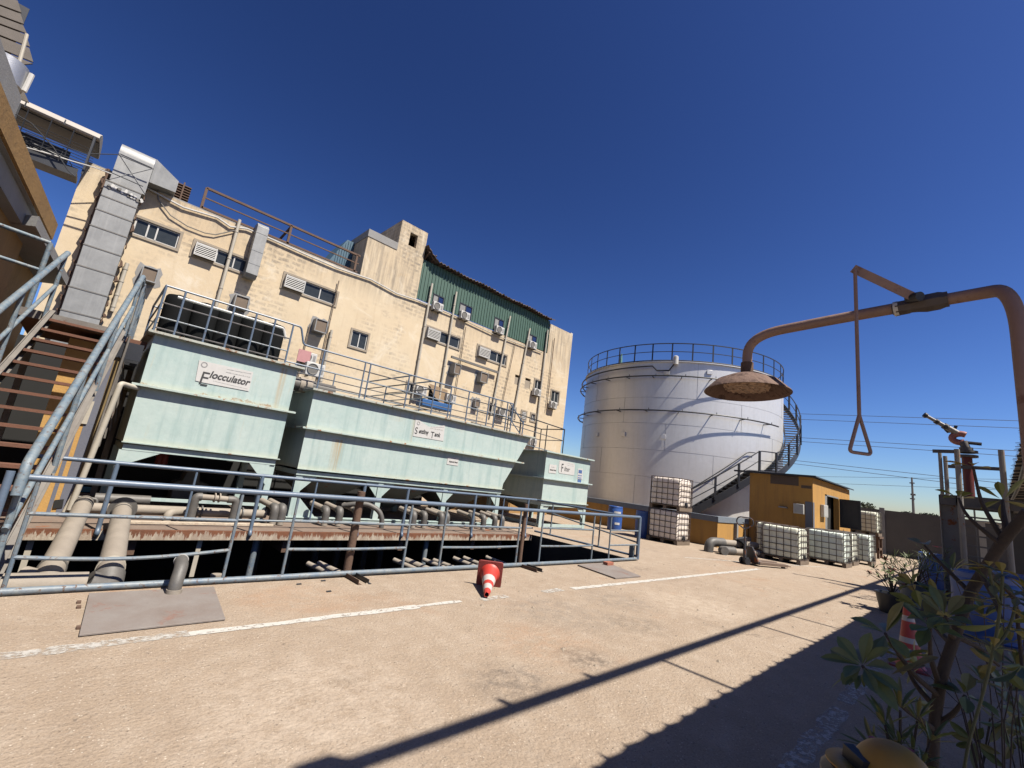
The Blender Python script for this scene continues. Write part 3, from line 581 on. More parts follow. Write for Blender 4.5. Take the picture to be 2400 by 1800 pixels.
# stubs of brown pipe poking over the near pit edge
st = None
labs = ['stub of brown pipe at the pit edge just right of the thick brown post', 'leftmost stub of brown pipe in the pit', 'pipe stub in the pit left of the thick brown post', 'thin pipe stub in the pit beside the blue support column', 'fat pipe stub in the pit by the blue support column', 'pipe stub in the pit midway along the railing', 'pipe stub paired with its neighbour midway along the railing', 'pipe stub in the pit just left of the fallen cone', 'pipe stub in the pit touching the fallen cone outline', 'pipe stub in the pit right of the fallen cone', 'upright beige stub rising in the pit beside the left panel']
for k, (x, y) in enumerate(((2045, 1280, ), (0, 0))): pass
sp_ = [(1910, 1270, 300, 1), (2030, 1265, 300, 2), (30, 1265, 750, 2), (825, 1220, 750, 3), (945, 1222, 750, 4), (1135, 1215, 750, 5), (1240, 1220, 750, 6), (1450, 1195, 750, 7), (1555, 1190, 750, 8), (1790, 1182, 750, 9)]
used = 0
order = [1, 0, 2, 3, 4, 5, 6, 7, 8, 9]
lb = ['leftmost slanting stub of brown pipe in the pit', 'second slanting pipe stub from the left in the pit', 'third slanting pipe stub, left of the thick brown post', 'thin pipe stub in the pit, left of the second blue column', 'fattest pipe stub in the pit, at the foot of the second blue column', 'pipe stub in the pit just right of the second blue column', 'second pipe stub right of the second blue column', 'slanting pipe stub left of the fallen cone', 'slanting pipe stub half behind the fallen cone', 'pipe stub in the pit right of the fallen cone']
for k, (cx, cy, ox, _) in enumerate(sp_):
    p = PY(ox+cx/4.424, 1050+cy/4.424, 6.75)
    q = V(p.x+.30, 6.24, -.09); p.z += .05
    mb = MB(); mb.tube([(p.x, 6.95, p.z), q], .036 if k != 4 else .05, 14)
    tag(mb.build('pipe_stub', PVC, None, (q.x, q.y, q.z)), lb[k], 'pipe', 'pipe stubs along the near pit wall')
p = PY(507, 1352, 6.4); tag(MB().tube([(p.x, 6.4, p.z+.03), (p.x, 6.4, p.z-.7)], .065, 14).build('pipe_stub', PVC), 'upright beige pipe stub in the pit near the second railing upright', 'pipe')
# cream pipe climbing by the yellow pillar
t = thing('riser_pipe', 'cream pipe rising beside the yellow and blue pillar and bending to the left tank', 'pipe', (.4, 11.0, 0))
pb_, pt_ = PY(163, 1195, 10.8), PY(283, 898, 10.8)
m = MB(); m.tube(fil([pb_, pt_, pt_+V(.28, .4, -.01)], .07, 6), .045, 14); m.build('pipe', CREAM, t)
m = MB(); m.tube(fil([PY(150, 1200, 10.85), PY(200, 1110, 10.85)], .07, 6), .03, 10); m.build('side_pipe', CREAM, t)
m = MB(); m.tube(fil([PY(168, 1163, 10.9), PY(228, 1170, 10.9), PY(222, 1200, 10.9)], .05, 6), .022, 10); m.build('branch', GALVD, t)
# ------------------------------------------------------------------ on the yard floor
STP = m1('worn_steel_plate', (.30, .27, .25), .7, c2=(.24, .19, .165), ns=2, mixf=1, rust=.14, rs=2.2, rc=(.17, .105, .085), bump=.25, spec=.3)
t = thing('steel_cover', 'large rusty grey steel cover plate on the ground by the vent pipe', 'cover', (.9, 5.4, 0))
m = MB(); m.prism([(.37, 4.87, .006), (1.36, 4.90, .006), (1.47, 5.98, .006), (.44, 6.0, .006)], (0, 0, .016)); m.build('plate', STP, t, bevel=.003)
m = MB()
for y in (5.05, 5.6, 5.75): m.box((.355, y, .0), (.385, y+.05, .018))
m.build('hinge', RUSTP, t)
m = MB(); m.prism([(7.99, 6.0, .006), (7.78, 4.95, .006), (8.63, 4.92, .006), (9.11, 6.04, .006)], (0, 0, .02)); tag(m.build('loose_plate', STP), 'bare grey sheet of plate lying on the ground outside the right end of the pit', 'plate')
BRK = m1('red_brick', (.42, .15, .09), .9, c2=(.34, .12, .08), bump=.3)
p = PZ(1426, 1327); m = MB(); m.box((p.x-.11, p.y-.05, 0), (p.x+.12, p.y+.07, .09)); tag(m.build('brick', BRK, bevel=.006), 'red brick under the bottom rail near the right end of the pit', 'brick')
# traffic cones
CONE = m1('orange_red_cone', (.62, .05, .035), .5, c2=(.55, .06, .04), ns=6, bump=.1, spec=.45); CONEB = m1('faded_cone_base', (.30, .045, .04), .6, c2=(.38, .09, .07), ns=8, bump=.2)
CWHT = m1('cone_white_band', (.66, .60, .57), .45, c2=(.55, .48, .45), ns=8, bump=.05)
def cone(label, o, axd, upd, h=.72, torn=True, bz=(.26, .40, .485, .60)):
    # o centre of base plate, axd towards the tip
    o = Vector(o); a = Vector(axd).normalized(); s = a.cross(Vector(upd)).normalized(); u = s.cross(a)
    t = thing('traffic_cone', label, 'cone', o, 'traffic cones')
    pts = []; hw = .185
    for cx, cy, a0 in ((1, 1, 0), (-1, 1, 90), (-1, -1, 180), (1, -1, 270)):
        for k in range(5): an = R(a0+k*22.5); pts.append(o+s*(cx*(hw-.035)+math.cos(an)*.035)+u*(cy*(hw-.035)+math.sin(an)*.035))
    m = MB(); m.prism(pts, a*.022); m.build('base', CONEB, t, bevel=.004)
    def rad(z): return .128-(z-.02)*(.128-.034)/(h-.02)
    bands = [(.02, bz[0], CONE, 'body'), (bz[0], bz[1], CWHT, 'band'), (bz[1], bz[2], CONE, 'body'), (bz[2], bz[3], CWHT, 'band'), (bz[3], h, CONE, 'tip')]
    for z0, z1, mt_, nm in bands:
        m = MB(); pr = [(rad(z0), z0), (rad(z1), z1)]
        if nm == 'body' and z0 < .1: pr = [(.15, .02), (.135, .035), (rad(.06), .06), (rad(z1), z1)]
        if nm == 'tip': pr += [(rad(z1)-.006, z1), (rad(z1)-.006, z1-.06)]
        m.lathe(pr, o, a, 28)
        if nm == 'tip' and torn:
            for i, v_ in enumerate(m.v):
                if (v_-o).dot(a) > h-.02: m.v[i] = v_-a*random.uniform(0, .035)
        m.build(nm, mt_, t)
    return t
tip = PZ(1139, 1404, .045); bc = (PZ(1116, 1371)+PZ(1172, 1379))/2
d = (tip-V(bc.x, bc.y, 0)); d.z = 0; d.normalize(); axc = (d+V(0, 0, -.19)).normalized()
cone('orange traffic cone with two white bands tipped over in front of the pit', V(bc.x, bc.y, .182)+d*-.02, axc, (0, 0, 1))
p = PZ(2140, 1500, 0); cone('upright orange traffic cone in the shade behind the leafy branches', PX(2140, 1545, 7.6)*1.0 if False else V(7.7, .80, 0), (0, 0, 1), (1, 0, 0), .74, False, (.28, .34, .52, .58))
# small litter on the ground
rnd = random.Random(4)
m = MB()
for k in range(900):
    x = rnd.uniform(.2, 14); y = rnd.uniform(1.2, 5.95)
    s = rnd.uniform(.004, .013) if rnd.random() < .93 else rnd.uniform(.015, .028)
    m.add([(x-s, y-s*.7, 0), (x+s, y-s, 0), (x+s*.8, y+s, 0), (x-s*.6, y+s*.9, 0), (x+s*.1, y, s*.8)], [(0, 1, 4), (1, 2, 4), (2, 3, 4), (3, 0, 4)])
tag(m.build('gravel', m1('loose_stones', (.30, .24, .18), .9, c2=(.45, .38, .30), ns=9)), 'loose stones and grit scattered over the yard concrete', 'gravel', None, 'stuff')
for k, (x, y, lab) in enumerate(((757, 1362, 'dark scrap flake nearest the thick brown post'), (770, 1387, 'small dark scrap flake on the ground left of the cone'), (700, 1370, 'thin brown strip of scrap by the bottom rail'))):
    p = PZ(x, y); m = MB(); m.prism([p+V(-.03, -.02, .003), p+V(.03, -.015, .003), p+V(.035, .02, .006), p+V(-.02, .025, .003)], (0, 0, .004)); tag(m.build('scrap', BLACK), lab, 'scrap', 'scraps on the ground')
# ------------------------------------------------------------------ long cream building behind the tanks
YW = 20.0
FA, g = M('cream_plaster', (.80, .67, .48), .9, c2=(.72, .56, .37), ns=.22, mixf=.9, bump=.25, bs=14, world=True, spec=.2)
N, L, mx, no, rp = g['N'], g['L'], g['mix'], g['noi'], g['ramp']
sp = N.new('ShaderNodeSeparateXYZ'); L.new(g['co'], sp.inputs[0]); cb = N.new('ShaderNodeCombineXYZ'); L.new(sp.outputs[0], cb.inputs[0]); L.new(sp.outputs[2], cb.inputs[1])
def mul(a, b):
    q = N.new('ShaderNodeMath'); q.operation = 'MULTIPLY'
    for i, s in enumerate((a, b)):
        if isinstance(s, (int, float)): q.inputs[i].default_value = s
        else: L.new(s, q.inputs[i])
    return q.outputs[0]
wv = N.new('ShaderNodeVectorMath'); wv.operation = 'MULTIPLY_ADD'; nz = N.new('ShaderNodeTexNoise'); nz.inputs['Scale'].default_value = 2; L.new(cb.outputs[0], nz.inputs['Vector'])
L.new(nz.outputs['Color'], wv.inputs[0]); wv.inputs[1].default_value = (.30, .12, 0); L.new(cb.outputs[0], wv.inputs[2])
br = N.new('ShaderNodeTexBrick'); br.inputs['Scale'].default_value = 1; br.inputs['Brick Width'].default_value = .47; br.inputs['Row Height'].default_value = .21; br.inputs['Mortar Size'].default_value = .062; br.inputs['Mortar Smooth'].default_value = .7
br.inputs['Color1'].default_value = br.inputs['Color2'].default_value = (1, 1, 1, 1); br.inputs['Mortar'].default_value = (0, 0, 0, 1); L.new(wv.outputs[0], br.inputs['Vector'])
patch = rp(no(.33, 4, .6, cb.outputs[0]), .49, .62); fine = rp(no(3.2, 8, .8), .40, .60)
col = g['col']
col = mx(mul(mul(rp(br.outputs['Color'], .1, 1, 0, 1), patch), mul(fine, .8)), col, (.235, .21, .18))
col = mx(mul(rp(no(.55, 6, .7), .52, .70), .45), col, (.84, .73, .56))
top = mul(rp(sp.outputs[2], 8.7, 9.9, 0, 1), rp(no(1, 6, .7, g['mapped']((5, 5, .45))), .42, .66, .1, .75)); col = mx(top, col, (.25, .215, .175))
col = mx(mul(rp(no(1, 7, .75, g['mapped']((3.2, 3.2, .22))), .56, .72), .38), col, (.42, .30, .18))
col = mx(mul(rp(no(1.2, 9, .8), .57, .70), .65), col, (.36, .31, .25))
col = mx(mul(rp(no(.42, 7, .7, dist=1.0), .54, .66), .55), col, (.88, .80, .66))
col = mx(mul(rp(no(.5, 9, .75, dist=.6), .60, .70), .5), col, (.60, .41, .22))
L.new(col, g['b'].inputs['Base Color'])
b_ = thing('long_building', 'long weathered cream building with flat roof, strip windows and square stair tower', 'building', (11, YW, 0))
wins = []  # openings: name, BL px, TR px
def opening(bl, tr): a, b = PY(*bl, YW), PY(*tr, YW); return (a.x, a.z, b.x, b.z)
SP = [((308, 546), (423, 548), 'a'), ((451, 597), (592, 615), 'l'), ((662, 672), (790, 687), 'l'), ((996, 790), (1078, 794), 'l'), ((1117, 833), (1187, 834.5), 'l2')]
SM_ = [((819, 810), (863, 785), 's'), ((952, 916), (969, 900), 's'), ((1145, 964), (1161, 947.5), 's'), ((1193, 976), (1208, 958), 's'), ((1221, 982), (1233, 966), 'v'), ((1243, 985), (1254, 972), 's'), ((1251, 916), (1268, 894), 's'), ((1290, 940), (1310, 920), 's'), ((1205, 900), (1219, 881), 'b'), ((1229, 908), (1244, 889), 'b')]
DOOR = [((1000, 948), (1036, 912), 'd')]
H = []; allw = [(opening(a, b), k) for a, b, k in SP+SM_+DOOR]
BX0, BX1, BX2 = -1.82, 21.2, 23.6
tower = (9.4, 10.95, 13.7); blk = 7.84
holes = [(o[0]-BX0, o[1], o[2]-BX0, o[3]) for o, k in allw if o[0] < BX1-.1]
m = MB(); m.wall((BX0, YW, 0), (1, 0, 0), (0, 0, 1), BX1-BX0, 9.95, holes, .28, (0, 1, 0))
m.quad((BX0, YW, 0), (BX0, YW+14, 0), (BX0, YW+14, 9.95), (BX0, YW, 9.95)); m.quad((BX0, YW+14, 0), (BX1, YW+14, 0), (BX1, YW+14, 9.95), (BX0, YW+14, 9.95))
m.wall((BX1, YW, 0), (1, 0, 0), (0, 0, 1), BX2-BX1, 11.9, [(max(h[0]-BX1, .03), h[1], min(h[2]-BX1, BX2-BX1-.03), h[3]) for h, kk in allw if h[0] > BX1-.1], .28, (0, 1, 0)); m.box((BX1, YW+.3, 0), (BX2, YW+14, 11.89)); m.box((BX1+.02, YW+.02, 11.9), (BX2-.02, YW+.25, 12.05))
m.build('wall', FA, b_)
m = MB(); m.box((BX0, YW+.25, 9.6), (BX1, YW+14, 9.7)); m.box((BX0, YW+.02, 9.951), (8.0, YW+.22, 10.0)); m.build('roof', GREYC, b_)
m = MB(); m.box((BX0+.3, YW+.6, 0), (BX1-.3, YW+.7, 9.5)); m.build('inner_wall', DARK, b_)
m = MB(); m.box((BX2, YW+.3, 0), (BX2+.22, YW+1.2, 11.9)); m.build('stone_edge', m1('tan_stone', (.55, .38, .26), .9, c2=(.42, .26, .17), ns=4, bump=.6, bs=8), b_)
m = MB(); m.box((BX2+.22, YW+.35, 0), (BX2+.42, YW+1.4, 12.3)); m.build('corner_strip', WHITE, b_)
# block and tower on the roof
h = opening((957, 574), (980, 553)); 
m = MB(); m.wall((tower[0], YW, 9.95), (1, 0, 0), (0, 0, 1), tower[1]-tower[0], tower[2]-9.95, [(h[0]-tower[0], h[1]-9.95, h[2]-tower[0], h[3]-9.95)], .25, (0, 1, 0))
m.quad((tower[0], YW, 9.95), (tower[0], YW+2.6, 9.95), (tower[0], YW+2.6, tower[2]), (tower[0], YW, tower[2])); m.quad((tower[1], YW, 9.95), (tower[1], YW+2.6, 9.95), (tower[1], YW+2.6, tower[2]), (tower[1], YW, tower[2]))
m.quad((tower[0], YW, tower[2]), (tower[1], YW, tower[2]), (tower[1], YW+2.6, tower[2]), (tower[0], YW+2.6, tower[2])); m.quad((tower[0], YW+2.6, 9.95), (tower[1], YW+2.6, 9.95), (tower[1], YW+2.6, tower[2]), (tower[0], YW+2.6, tower[2]))
m.box((blk, YW, 9.95), (tower[0], YW+3.5, 12.0)); m.build('stair_tower', FA, b_)
m = MB(); m.box((blk-.03, YW-.03, 12.0), (tower[0]-.002, YW+3.5, 12.38)); m.build('parapet_cap', GREYC, b_)
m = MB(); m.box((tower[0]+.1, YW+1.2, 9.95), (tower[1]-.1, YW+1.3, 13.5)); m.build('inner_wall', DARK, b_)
SILL = m1('stone_surround', (.36, .30, .23), .85, c2=(.46, .39, .30), ns=3, bump=.3)
for (x0, z0, x1, z1), k in allw:
    w_ = x1-x0; y = YW+.03
    if k in 'a l l2 s v'.split():
        m = MB(); s = .09
        m.box((x0-s, YW-.04, z1), (x1+s, YW+.02, z1+s)); m.box((x0-s, YW-.04, z0-s), (x1+s, YW+.02, z0)); m.box((x0-s, YW-.04, z0), (x0, YW+.02, z1)); m.box((x1, YW-.04, z0), (x1+s, YW+.02, z1))
        so2 = m.build('window_surround', SILL, b_)
        fx0 = x0 if k in ('a', 's', 'v') else x0+w_*.36
        m = MB(); t_ = .045
        m.box((fx0, y, z0), (x1, y+.05, z0+t_)); m.box((fx0, y, z1-t_), (x1, y+.05, z1)); m.box((fx0, y, z0+t_), (fx0+t_, y+.05, z1-t_)); m.box((x1-t_, y, z0+t_), (x1, y+.05, z1-t_))
        c_ = (fx0+x1)/2; m.box((c_-t_/2, y-.01, z0+t_), (c_+t_/2, y+.05, z1-t_))
        if k == 'a': m.box((x0+w_*.28, y-.01, z0+t_), (x0+w_*.28+t_, y+.05, z1-t_))
        wf = m.build('window', WHITE, b_)
        m = MB(); m.box((fx0+t_, y+.02, z0+t_), (x1-t_, y+.03, z1-t_)); m.build('pane', GLASS, wf)
        if k.startswith('l'):
            n = 6; m = MB(); X1_ = x0+w_*.34; m.box((x0+.03, YW-.22, z0-.02), (X1_, YW-.20, z0+.03)); m.box((x0+.03, YW-.22, z1-.14), (X1_, YW-.20, z1-.08))
            for q in range(n): zz = z0+.03+(z1-z0-.14)*q/n; m.prism([(x0+.03, YW-.23, zz), (x0+.03, YW-.19, zz+.05), (x0+.03, YW-.185, zz+.045), (x0+.03, YW-.225, zz-.005)], (X1_-x0-.03, 0, 0))
            lb_ = m.build('louvre_box', WHITE, b_); m = MB(); m.box((x0+.02, YW-.185, z0-.0), (X1_+.005, YW+.1, z1-.09)); m.build('box_back', GALVD, lb_); m = MB(); m.box((x0+.0, YW-.23, z0-.02), (x0+.03, YW+.0, z1-.07)); m.box((X1_, YW-.23, z0-.02), (X1_+.03, YW+.0, z1-.07)); m.build('side_panel', WHITE, lb_)
        if k == 'v':
            m = MB()
            for q in range(5): zz = z0+.05+(z1-z0)*.9*q/5; m.box((x0+.02, YW-.05, zz), (x1-.02, YW+.05, zz+.05))
            m.build('louvre_box', WHITE, b_)
    elif k == 'b':
        m = MB(); m.box((x0, YW+.03, z0), (x1, YW+.08, z1-.15)); m.build('blocked_window', SILL, b_)
    elif k == 'd':
        m = MB(); m.box((x0, YW+.2, z0), (x1, YW+.24, z1)); m.build('doorway', DARK, b_)
pd = allw[-1][0]
m = MB(); m.add([(pd[0]-.1, YW-.05, pd[3]+.1), (pd[2]+.3, YW-.1, pd[3]), (pd[2]+.35, YW-.15, pd[1]+.2), (pd[0]+.9, YW-.2, pd[1]+.1), (pd[0]+.3, YW-.12, pd[3]-.5)], [(0, 1, 4), (1, 2, 3, 4)])
tag(m.build('door_curtain', FABRIC), 'brown cloth curtain hanging over the doorway of the cream building', 'curtain')
p = PY(1018, 949, 19.2); m = MB(); m.box((p.x-.9, 18.9, p.z-.2), (p.x+.9, 19.5, p.z+.15)); tag(m.build('blue_container', m1('bright_blue', (.03, .14, .38), .6), bevel=.03), 'bright blue bin standing under the brown curtain', 'bin')
# exhaust boxes in the wall
def wallbox(bl, tr, label, dep=.35, tilt=False):
    x0, z0, x1, z1 = opening(bl, tr); t = thing('exhaust_box', label, 'vent', (x0, YW, z0), 'square exhaust boxes on the cream wall')
    m = MB(); q = .12
    rg_ = random.Random(int(x0*10)); n = 22; c = V((x0+x1)/2, YW-.006, (z0+z1)/2); pts = []
    for k in range(n):
        a = 2*math.pi*k/n; ca, sa = math.cos(a), math.sin(a); s = min(1/max(abs(ca), 1e-3), 1/max(abs(sa), 1e-3))
        pts.append(c+V(ca*s*((x1-x0)/2+q*rg_.uniform(.6, 1.5)), 0, sa*s*((z1-z0)/2+q*rg_.uniform(.6, 1.5))))
    m.prism(pts, (0, .004, 0)); m.build('mortar_patch', GREYC, t)
    m = MB(); e = .035
    m.box((x0, YW-dep, z0), (x1, YW-.01, z0+e)); m.box((x0, YW-dep, z1-e), (x1, YW-.01, z1)); m.box((x0, YW-dep, z0+e), (x0+e, YW-.01, z1-e)); m.box((x1-e, YW-dep, z0+e), (x1, YW-.01, z1-e)); m.build('frame', GALV, t)
    m = MB(); m.box((x0+e, YW-dep+.04, z0+e), (x1-e, YW-dep+.06, z1-e)); m.build('cover', WOODP, t); return t
wallbox((324, 658), (371, 638), 'exhaust box with boarded cover, leftmost on the cream wall')
wallbox((541, 722), (581, 703), 'exhaust box with broken cover right of the white drain pipe')
wallbox((728, 777), (762, 757), 'exhaust box below the third strip window', .4)
wallbox((1051, 876), (1069, 857.5), 'exhaust box with round mortar patch between two drain pipes', .5)
wallbox((1115, 895), (1135, 877.5), 'exhaust box under the horizontal pipe', .4)
wallbox((1106, 953), (1120, 938), 'smallest exhaust box in the lower row near the doorway', .25)
# air conditioning units
def ac(bl, label, wd=.62, hh=.44, y=YW-.32, first=[None]):
    p = PY(*bl, y); 
    if first[0] is not None: return dup(first[0], (p.x, y, p.z), label)
    t = thing('air_conditioner', label, 'air conditioner', (p.x, y, p.z), 'air conditioner units on the cream building'); x, z = p.x, p.z
    m = MB(); m.box((x, y, z), (x+wd, y+.24, z+hh)); m.build('case', WHITE, t, bevel=.02)
    m = MB(); m.lathe([(0, .0), (.165, .0), (.165, .012), (.18, .02), (.18, 0)], (x+.22, y-.012, z+hh/2), (0, -1, 0), 24); m.build('fan_grille', GALVD, t)
    m = MB(); m.box((x+.46, y-.006, z+.10), (x+.57, y, z+.34)); m.build('label_plate', GREYC, t)
    m = MB(); m.box((x+.1, y+.05, z-.05), (x+.14, y+.32, z-.005)); m.box((x+.5, y+.05, z-.05), (x+.54, y+.32, z-.005)); m.build('bracket', BLACK, t)
    first[0] = t; return t
for bl, lab in (((1015, 723), 'white air conditioner under the leftmost window of the green annex'), ((1080, 744), 'white air conditioner under the second window of the green annex'), ((1163, 778), 'white air conditioner under the third window of the green annex'), ((1242, 813), 'white air conditioner under the last window of the green annex'),
                ((975, 921), 'dusty air conditioner in a hood left of the brown curtain'), ((1046, 940), 'air conditioner right of the brown curtain'), ((1252, 925), 'air conditioner casting a shadow below the third small square window'), ((1291, 955), 'air conditioner under the rightmost window'), ((714, 876), 'white air conditioner just right of the tall left tank'), ((1242, 1042), 'air conditioner above the rim end of the slanted tank'), ((1170, 972), 'dark shaded air conditioner low on the wall'), ((705, 845), 'air conditioner beside the pink board')):
    ac(bl, lab, y=YW-.32 if bl != (714, 876) else 15.5)
p = PY(695, 845, 16); m = MB(); m.box((p.x, 16, p.z), (p.x+.42, 16.03, p.z+.42)); tag(m.build('pink_board', m1('pink_panel', (.62, .30, .30), .6)), 'pink board standing behind the gap between left and middle tanks', 'board')
# drain pipes
def drain(a, b, label, r=.055, y=YW-.1, mat=CREAM):
    A, B = PY(*a, y), PY(*b, y); x = (A.x+B.x)/2 if abs(A.x-B.x) < .4 else None
    A.y = B.y = y
    if x: A.x = B.x = x
    t = thing('drain_pipe', label, 'pipe', (B.x, y, B.z), 'drain pipes on the cream wall'); m = MB(); m.tube([A, B], r, 12); m.build('pipe', mat, t)
    for f in (.12, .38, .66, .9): m = MB(); c = A.lerp(B, f); m.lathe([(r, -.025), (r*1.2, -.025), (r*1.2, .025), (r, .025)], c, (B-A), 12); m.build('clamp', mat, t)
drain((566, 517), (490, 760), 'white drain pipe crossing the second strip window', .06)
drain((1018, 667), (960, 935), 'white drain pipe at the left end of the green annex', .06)
drain((1076, 687), (1020, 950), 'white drain pipe through the fourth strip window')
drain((1196, 741), (1150, 975), 'white drain pipe at the fifth strip window')
drain((1242, 770), (1200, 990), 'white drain pipe before the last window of the green annex')
drain((1287, 775), (1248, 1050), 'white drain pipe at the right end of the green annex')
drain((733, 762), (668, 990), 'thin dark conduit left of the small two pane window', .022, mat=WOODP)
drain((800, 660), (735, 900), 'thin dark conduit right of the third strip window', .022, mat=WOODP)
drain((782, 775), (745, 905), 'white drain pipe low behind the settling tank railing', .06)
drain((298, 617), (262, 730), 'short white pipe stub right of the great silver duct', .06)
drain((1098, 769), (1058, 940), 'thin brown conduit under the green annex centre', .022, mat=WOODP)
drain((1208, 805), (1170, 980), 'thin brown conduit right of the fifth strip window', .022, mat=WOODP)
drain((1304, 795), (1276, 960), 'thin conduit on the plain right hand bay', .025, mat=RUSTP)
A, B = PY(1058, 836, YW-.2), PY(1167, 873, YW-.2)
tag(MB().bar(A, B, .10, .12).build('cable_tray', GALVD), 'sloping grey channel fixed across the wall between two exhaust boxes', 'cable tray')
# cables
def cable(name, label, pts, r, mat, y=YW-.08, sag=0):
    P = [PY(*p, y) if len(p) == 2 else Vector(p) for p in pts]; out = []
    for i in range(len(P)-1):
        for k in range(8): t = k/8; q = P[i].lerp(P[i+1], t); q.z -= sag*math.sin(math.pi*t); out.append(q)
    out.append(P[-1]); tag(MB().tube(out, r, 6).build(name, mat), label, 'cable')
cable('cable', 'pale cable looping from the duct top down to the white drain pipe', [(364, 395), (371, 468), (400, 505), (439, 530), (480, 546), (505, 550), (560, 538)], .02, GALVD)
cable('cable', 'white pipe run along the edge of the flat roof', [(345, 441), (430, 486), (510, 510), (540, 531), (580, 536), (640, 562), (720, 598), (790, 628), (870, 655), (930, 688), (985, 706), (1010, 716)], .035, WHITE)
cable('cable', 'grey conduit under the foot of the green annex', [(985, 708), (1070, 742), (1160, 785), (1270, 826)], .03, CREAM)
# roof rail, brown steel
t = thing('roof_railing', 'brown steel edge railing along the left part of the flat roof', 'railing', (4, YW+.2, 10))
Z = [10.9, 10.5, 10.08]
for k, z in enumerate(Z): m = MB(); m.bar((1.42, YW+.1, z), (7.7, YW+.1, z), .09 if k != 1 else .045, .08 if k != 1 else .045); m.build('rail', RUSTP, t)
for x in (1.42, 4.55, 7.55): m = MB(); m.bar((x, YW+.1, 9.9), (x, YW+.1, 10.9), .09, .09, (0, 1, 0)); m.build('post', RUSTP, t)
m = MB(); m.bar((4.55, YW+.1, 10.86), (4.1, YW+.9, 9.7), .07, .07); m.build('brace', RUSTP, t)
# blue ribbed box and louvre on the roof
BM = m1('blue_sheet', (.05, .13, .20), .6, c2=(.08, .18, .26))
t = thing('roof_hut', 'dark blue ribbed sheet hut on the roof beside the tower block', 'hut', (7, YW+2, 9.7))
p0, p1 = PY(752, 603, YW+1.5), PY(800, 552, YW+1.5)
m = MB(); m.prism([(6.35, YW+1.5, 9.7), (7.8, YW+1.5, 9.7), (7.8, YW+1.5, 12.1), (7.45, YW+1.5, 12.1)], (0, 2, 0)); m.build('sheet', BM, t)
m = MB()
for k in range(7): m.box((7.05+k*.12, YW+1.46, 9.9), (7.09+k*.12, YW+1.5, 12.05 if k > 3 else 11.3+.2*k))
m.build('rib', BM, t)
t = thing('louvre_unit', 'brown louvred unit on the roof right of the silver duct', 'louvre', (.7, YW+.6, 10))
a_, c_ = PY(398, 460, YW+.6), PY(450, 440, YW+.6); zb_, zt_ = 10.0, PY(402, 417, YW+.6).z
m = MB()
for k in range(9): z = zb_+(zt_-zb_)*k/9; m.bar((a_.x, YW+.6, z), (c_.x, YW+.6, z), .16, .03)
m.build('louvre', RUSTP, t)
m = MB(); m.box((a_.x, YW+.72, zb_), (c_.x, YW+1.4, zt_)); m.build('case', RUSTP, t)
m = MB(); m.box(((a_.x+c_.x)/2, YW+.48, zb_), ((a_.x+c_.x)/2+.05, YW+.52, zt_)); m.build('trim', RUSTP, t)
# great silver duct
t = thing('silver_duct', 'great silver sheet metal duct climbing the left end of the cream building', 'duct', (-.75, 19.4, 4))
x0, x1 = -1.2, -.28; y0, y1 = 19.32, 19.95; z = 3.4; segs = [3.4, 4.85, 5.62, 6.35, 7.05, 7.72, 8.3, 8.8, 9.35]
for a, b in zip(segs[:-1], segs[1:]):
    m = MB(); m.box((x0, y0, a+.006), (x1, y1, b-.006)); m.build('duct_section', GALV, t, bevel=.01)
    m = MB(); m.box((x0-.012, y0-.012, b-.018), (x1+.012, y1, b+.018)); m.build('joint', GALVD, t)
m = MB(); pr = [(y0, 9.37), (y0, 10.5)]
for k in range(9): a = R(180-k*11.25); pr.append((y0+.35+.35*math.cos(a), 10.5+.38*math.sin(a)))
pr += [(21.6, 10.88), (21.6, 10.0), (y1, 9.9), (y1, 9.37)]
m.prism([(x0+.08, y, zz) for y, zz in pr], (x1-x0, 0, 0)); m.build('elbow', GALV, t)
m = MB(); m.bar((x0+.075, y0-.01, 10.42), (x1+.085, y0-.01, 10.42), .02, .05); m.bar((x0+.075, y0-.008, 9.42), (x1+.08, y0-.008, 10.4), .02, .015, (0, 1, 0)); m.bar((x1+.08, y0-.008, 9.42), (x0+.08, y0-.008, 10.4), .02, .015, (0, 1, 0)); m.build('seam', GALV, t)
m = MB(); X = x1+.09
m.add([(X, 19.4, 9.9), (X, 20.6, 9.9), (X, 20.6, 10.8), (X, 19.4, 10.8), (X+.75, 19.7, 10.05), (X+.75, 20.3, 10.05), (X+.75, 20.3, 10.5), (X+.75, 19.7, 10.5)], [(0, 1, 5, 4), (1, 2, 6, 5), (2, 3, 7, 6), (3, 0, 4, 7), (4, 5, 6, 7), (0, 3, 2, 1)]); m.build('reducer', GALV, t)
rg_ = random.Random(3)
m = MB()
for sx in (x0-.06, x1+.02):
    z = 4.8
    while z < 9.8:
        l = rg_.uniform(.1, .3); wq = rg_.uniform(.03, .10)
        m.prism([(sx, 19.7, z), (sx+(wq if sx > -1 else -wq*.5), 19.7, z+l*.3), (sx+(wq*.6 if sx > -1 else -wq), 19.7, z+l*.8), (sx, 19.7, z+l)], (0, .2, 0)); z += rg_.uniform(.12, .7)
m.box((x0-.07, 19.7, 4.7), (x0-.002, 19.97, 9.9)); m.build('torn_sealant', RUSTP, t)
for k in range(11):
    m = MB(); cx_ = x0+.12+k*.085; cz_ = 9.20-.03*k*.2+rg_.uniform(-.07, .07); n = 7
    m.prism([(cx_+rg_.uniform(.03, .09)*math.cos(q*6.283/n), y0-.03, cz_+rg_.uniform(.03, .11)*math.sin(q*6.283/n)) for q in range(n)], (0, .016, 0)); m.build('peeling_wrap', WHITE if k % 3 else GALVD, t)
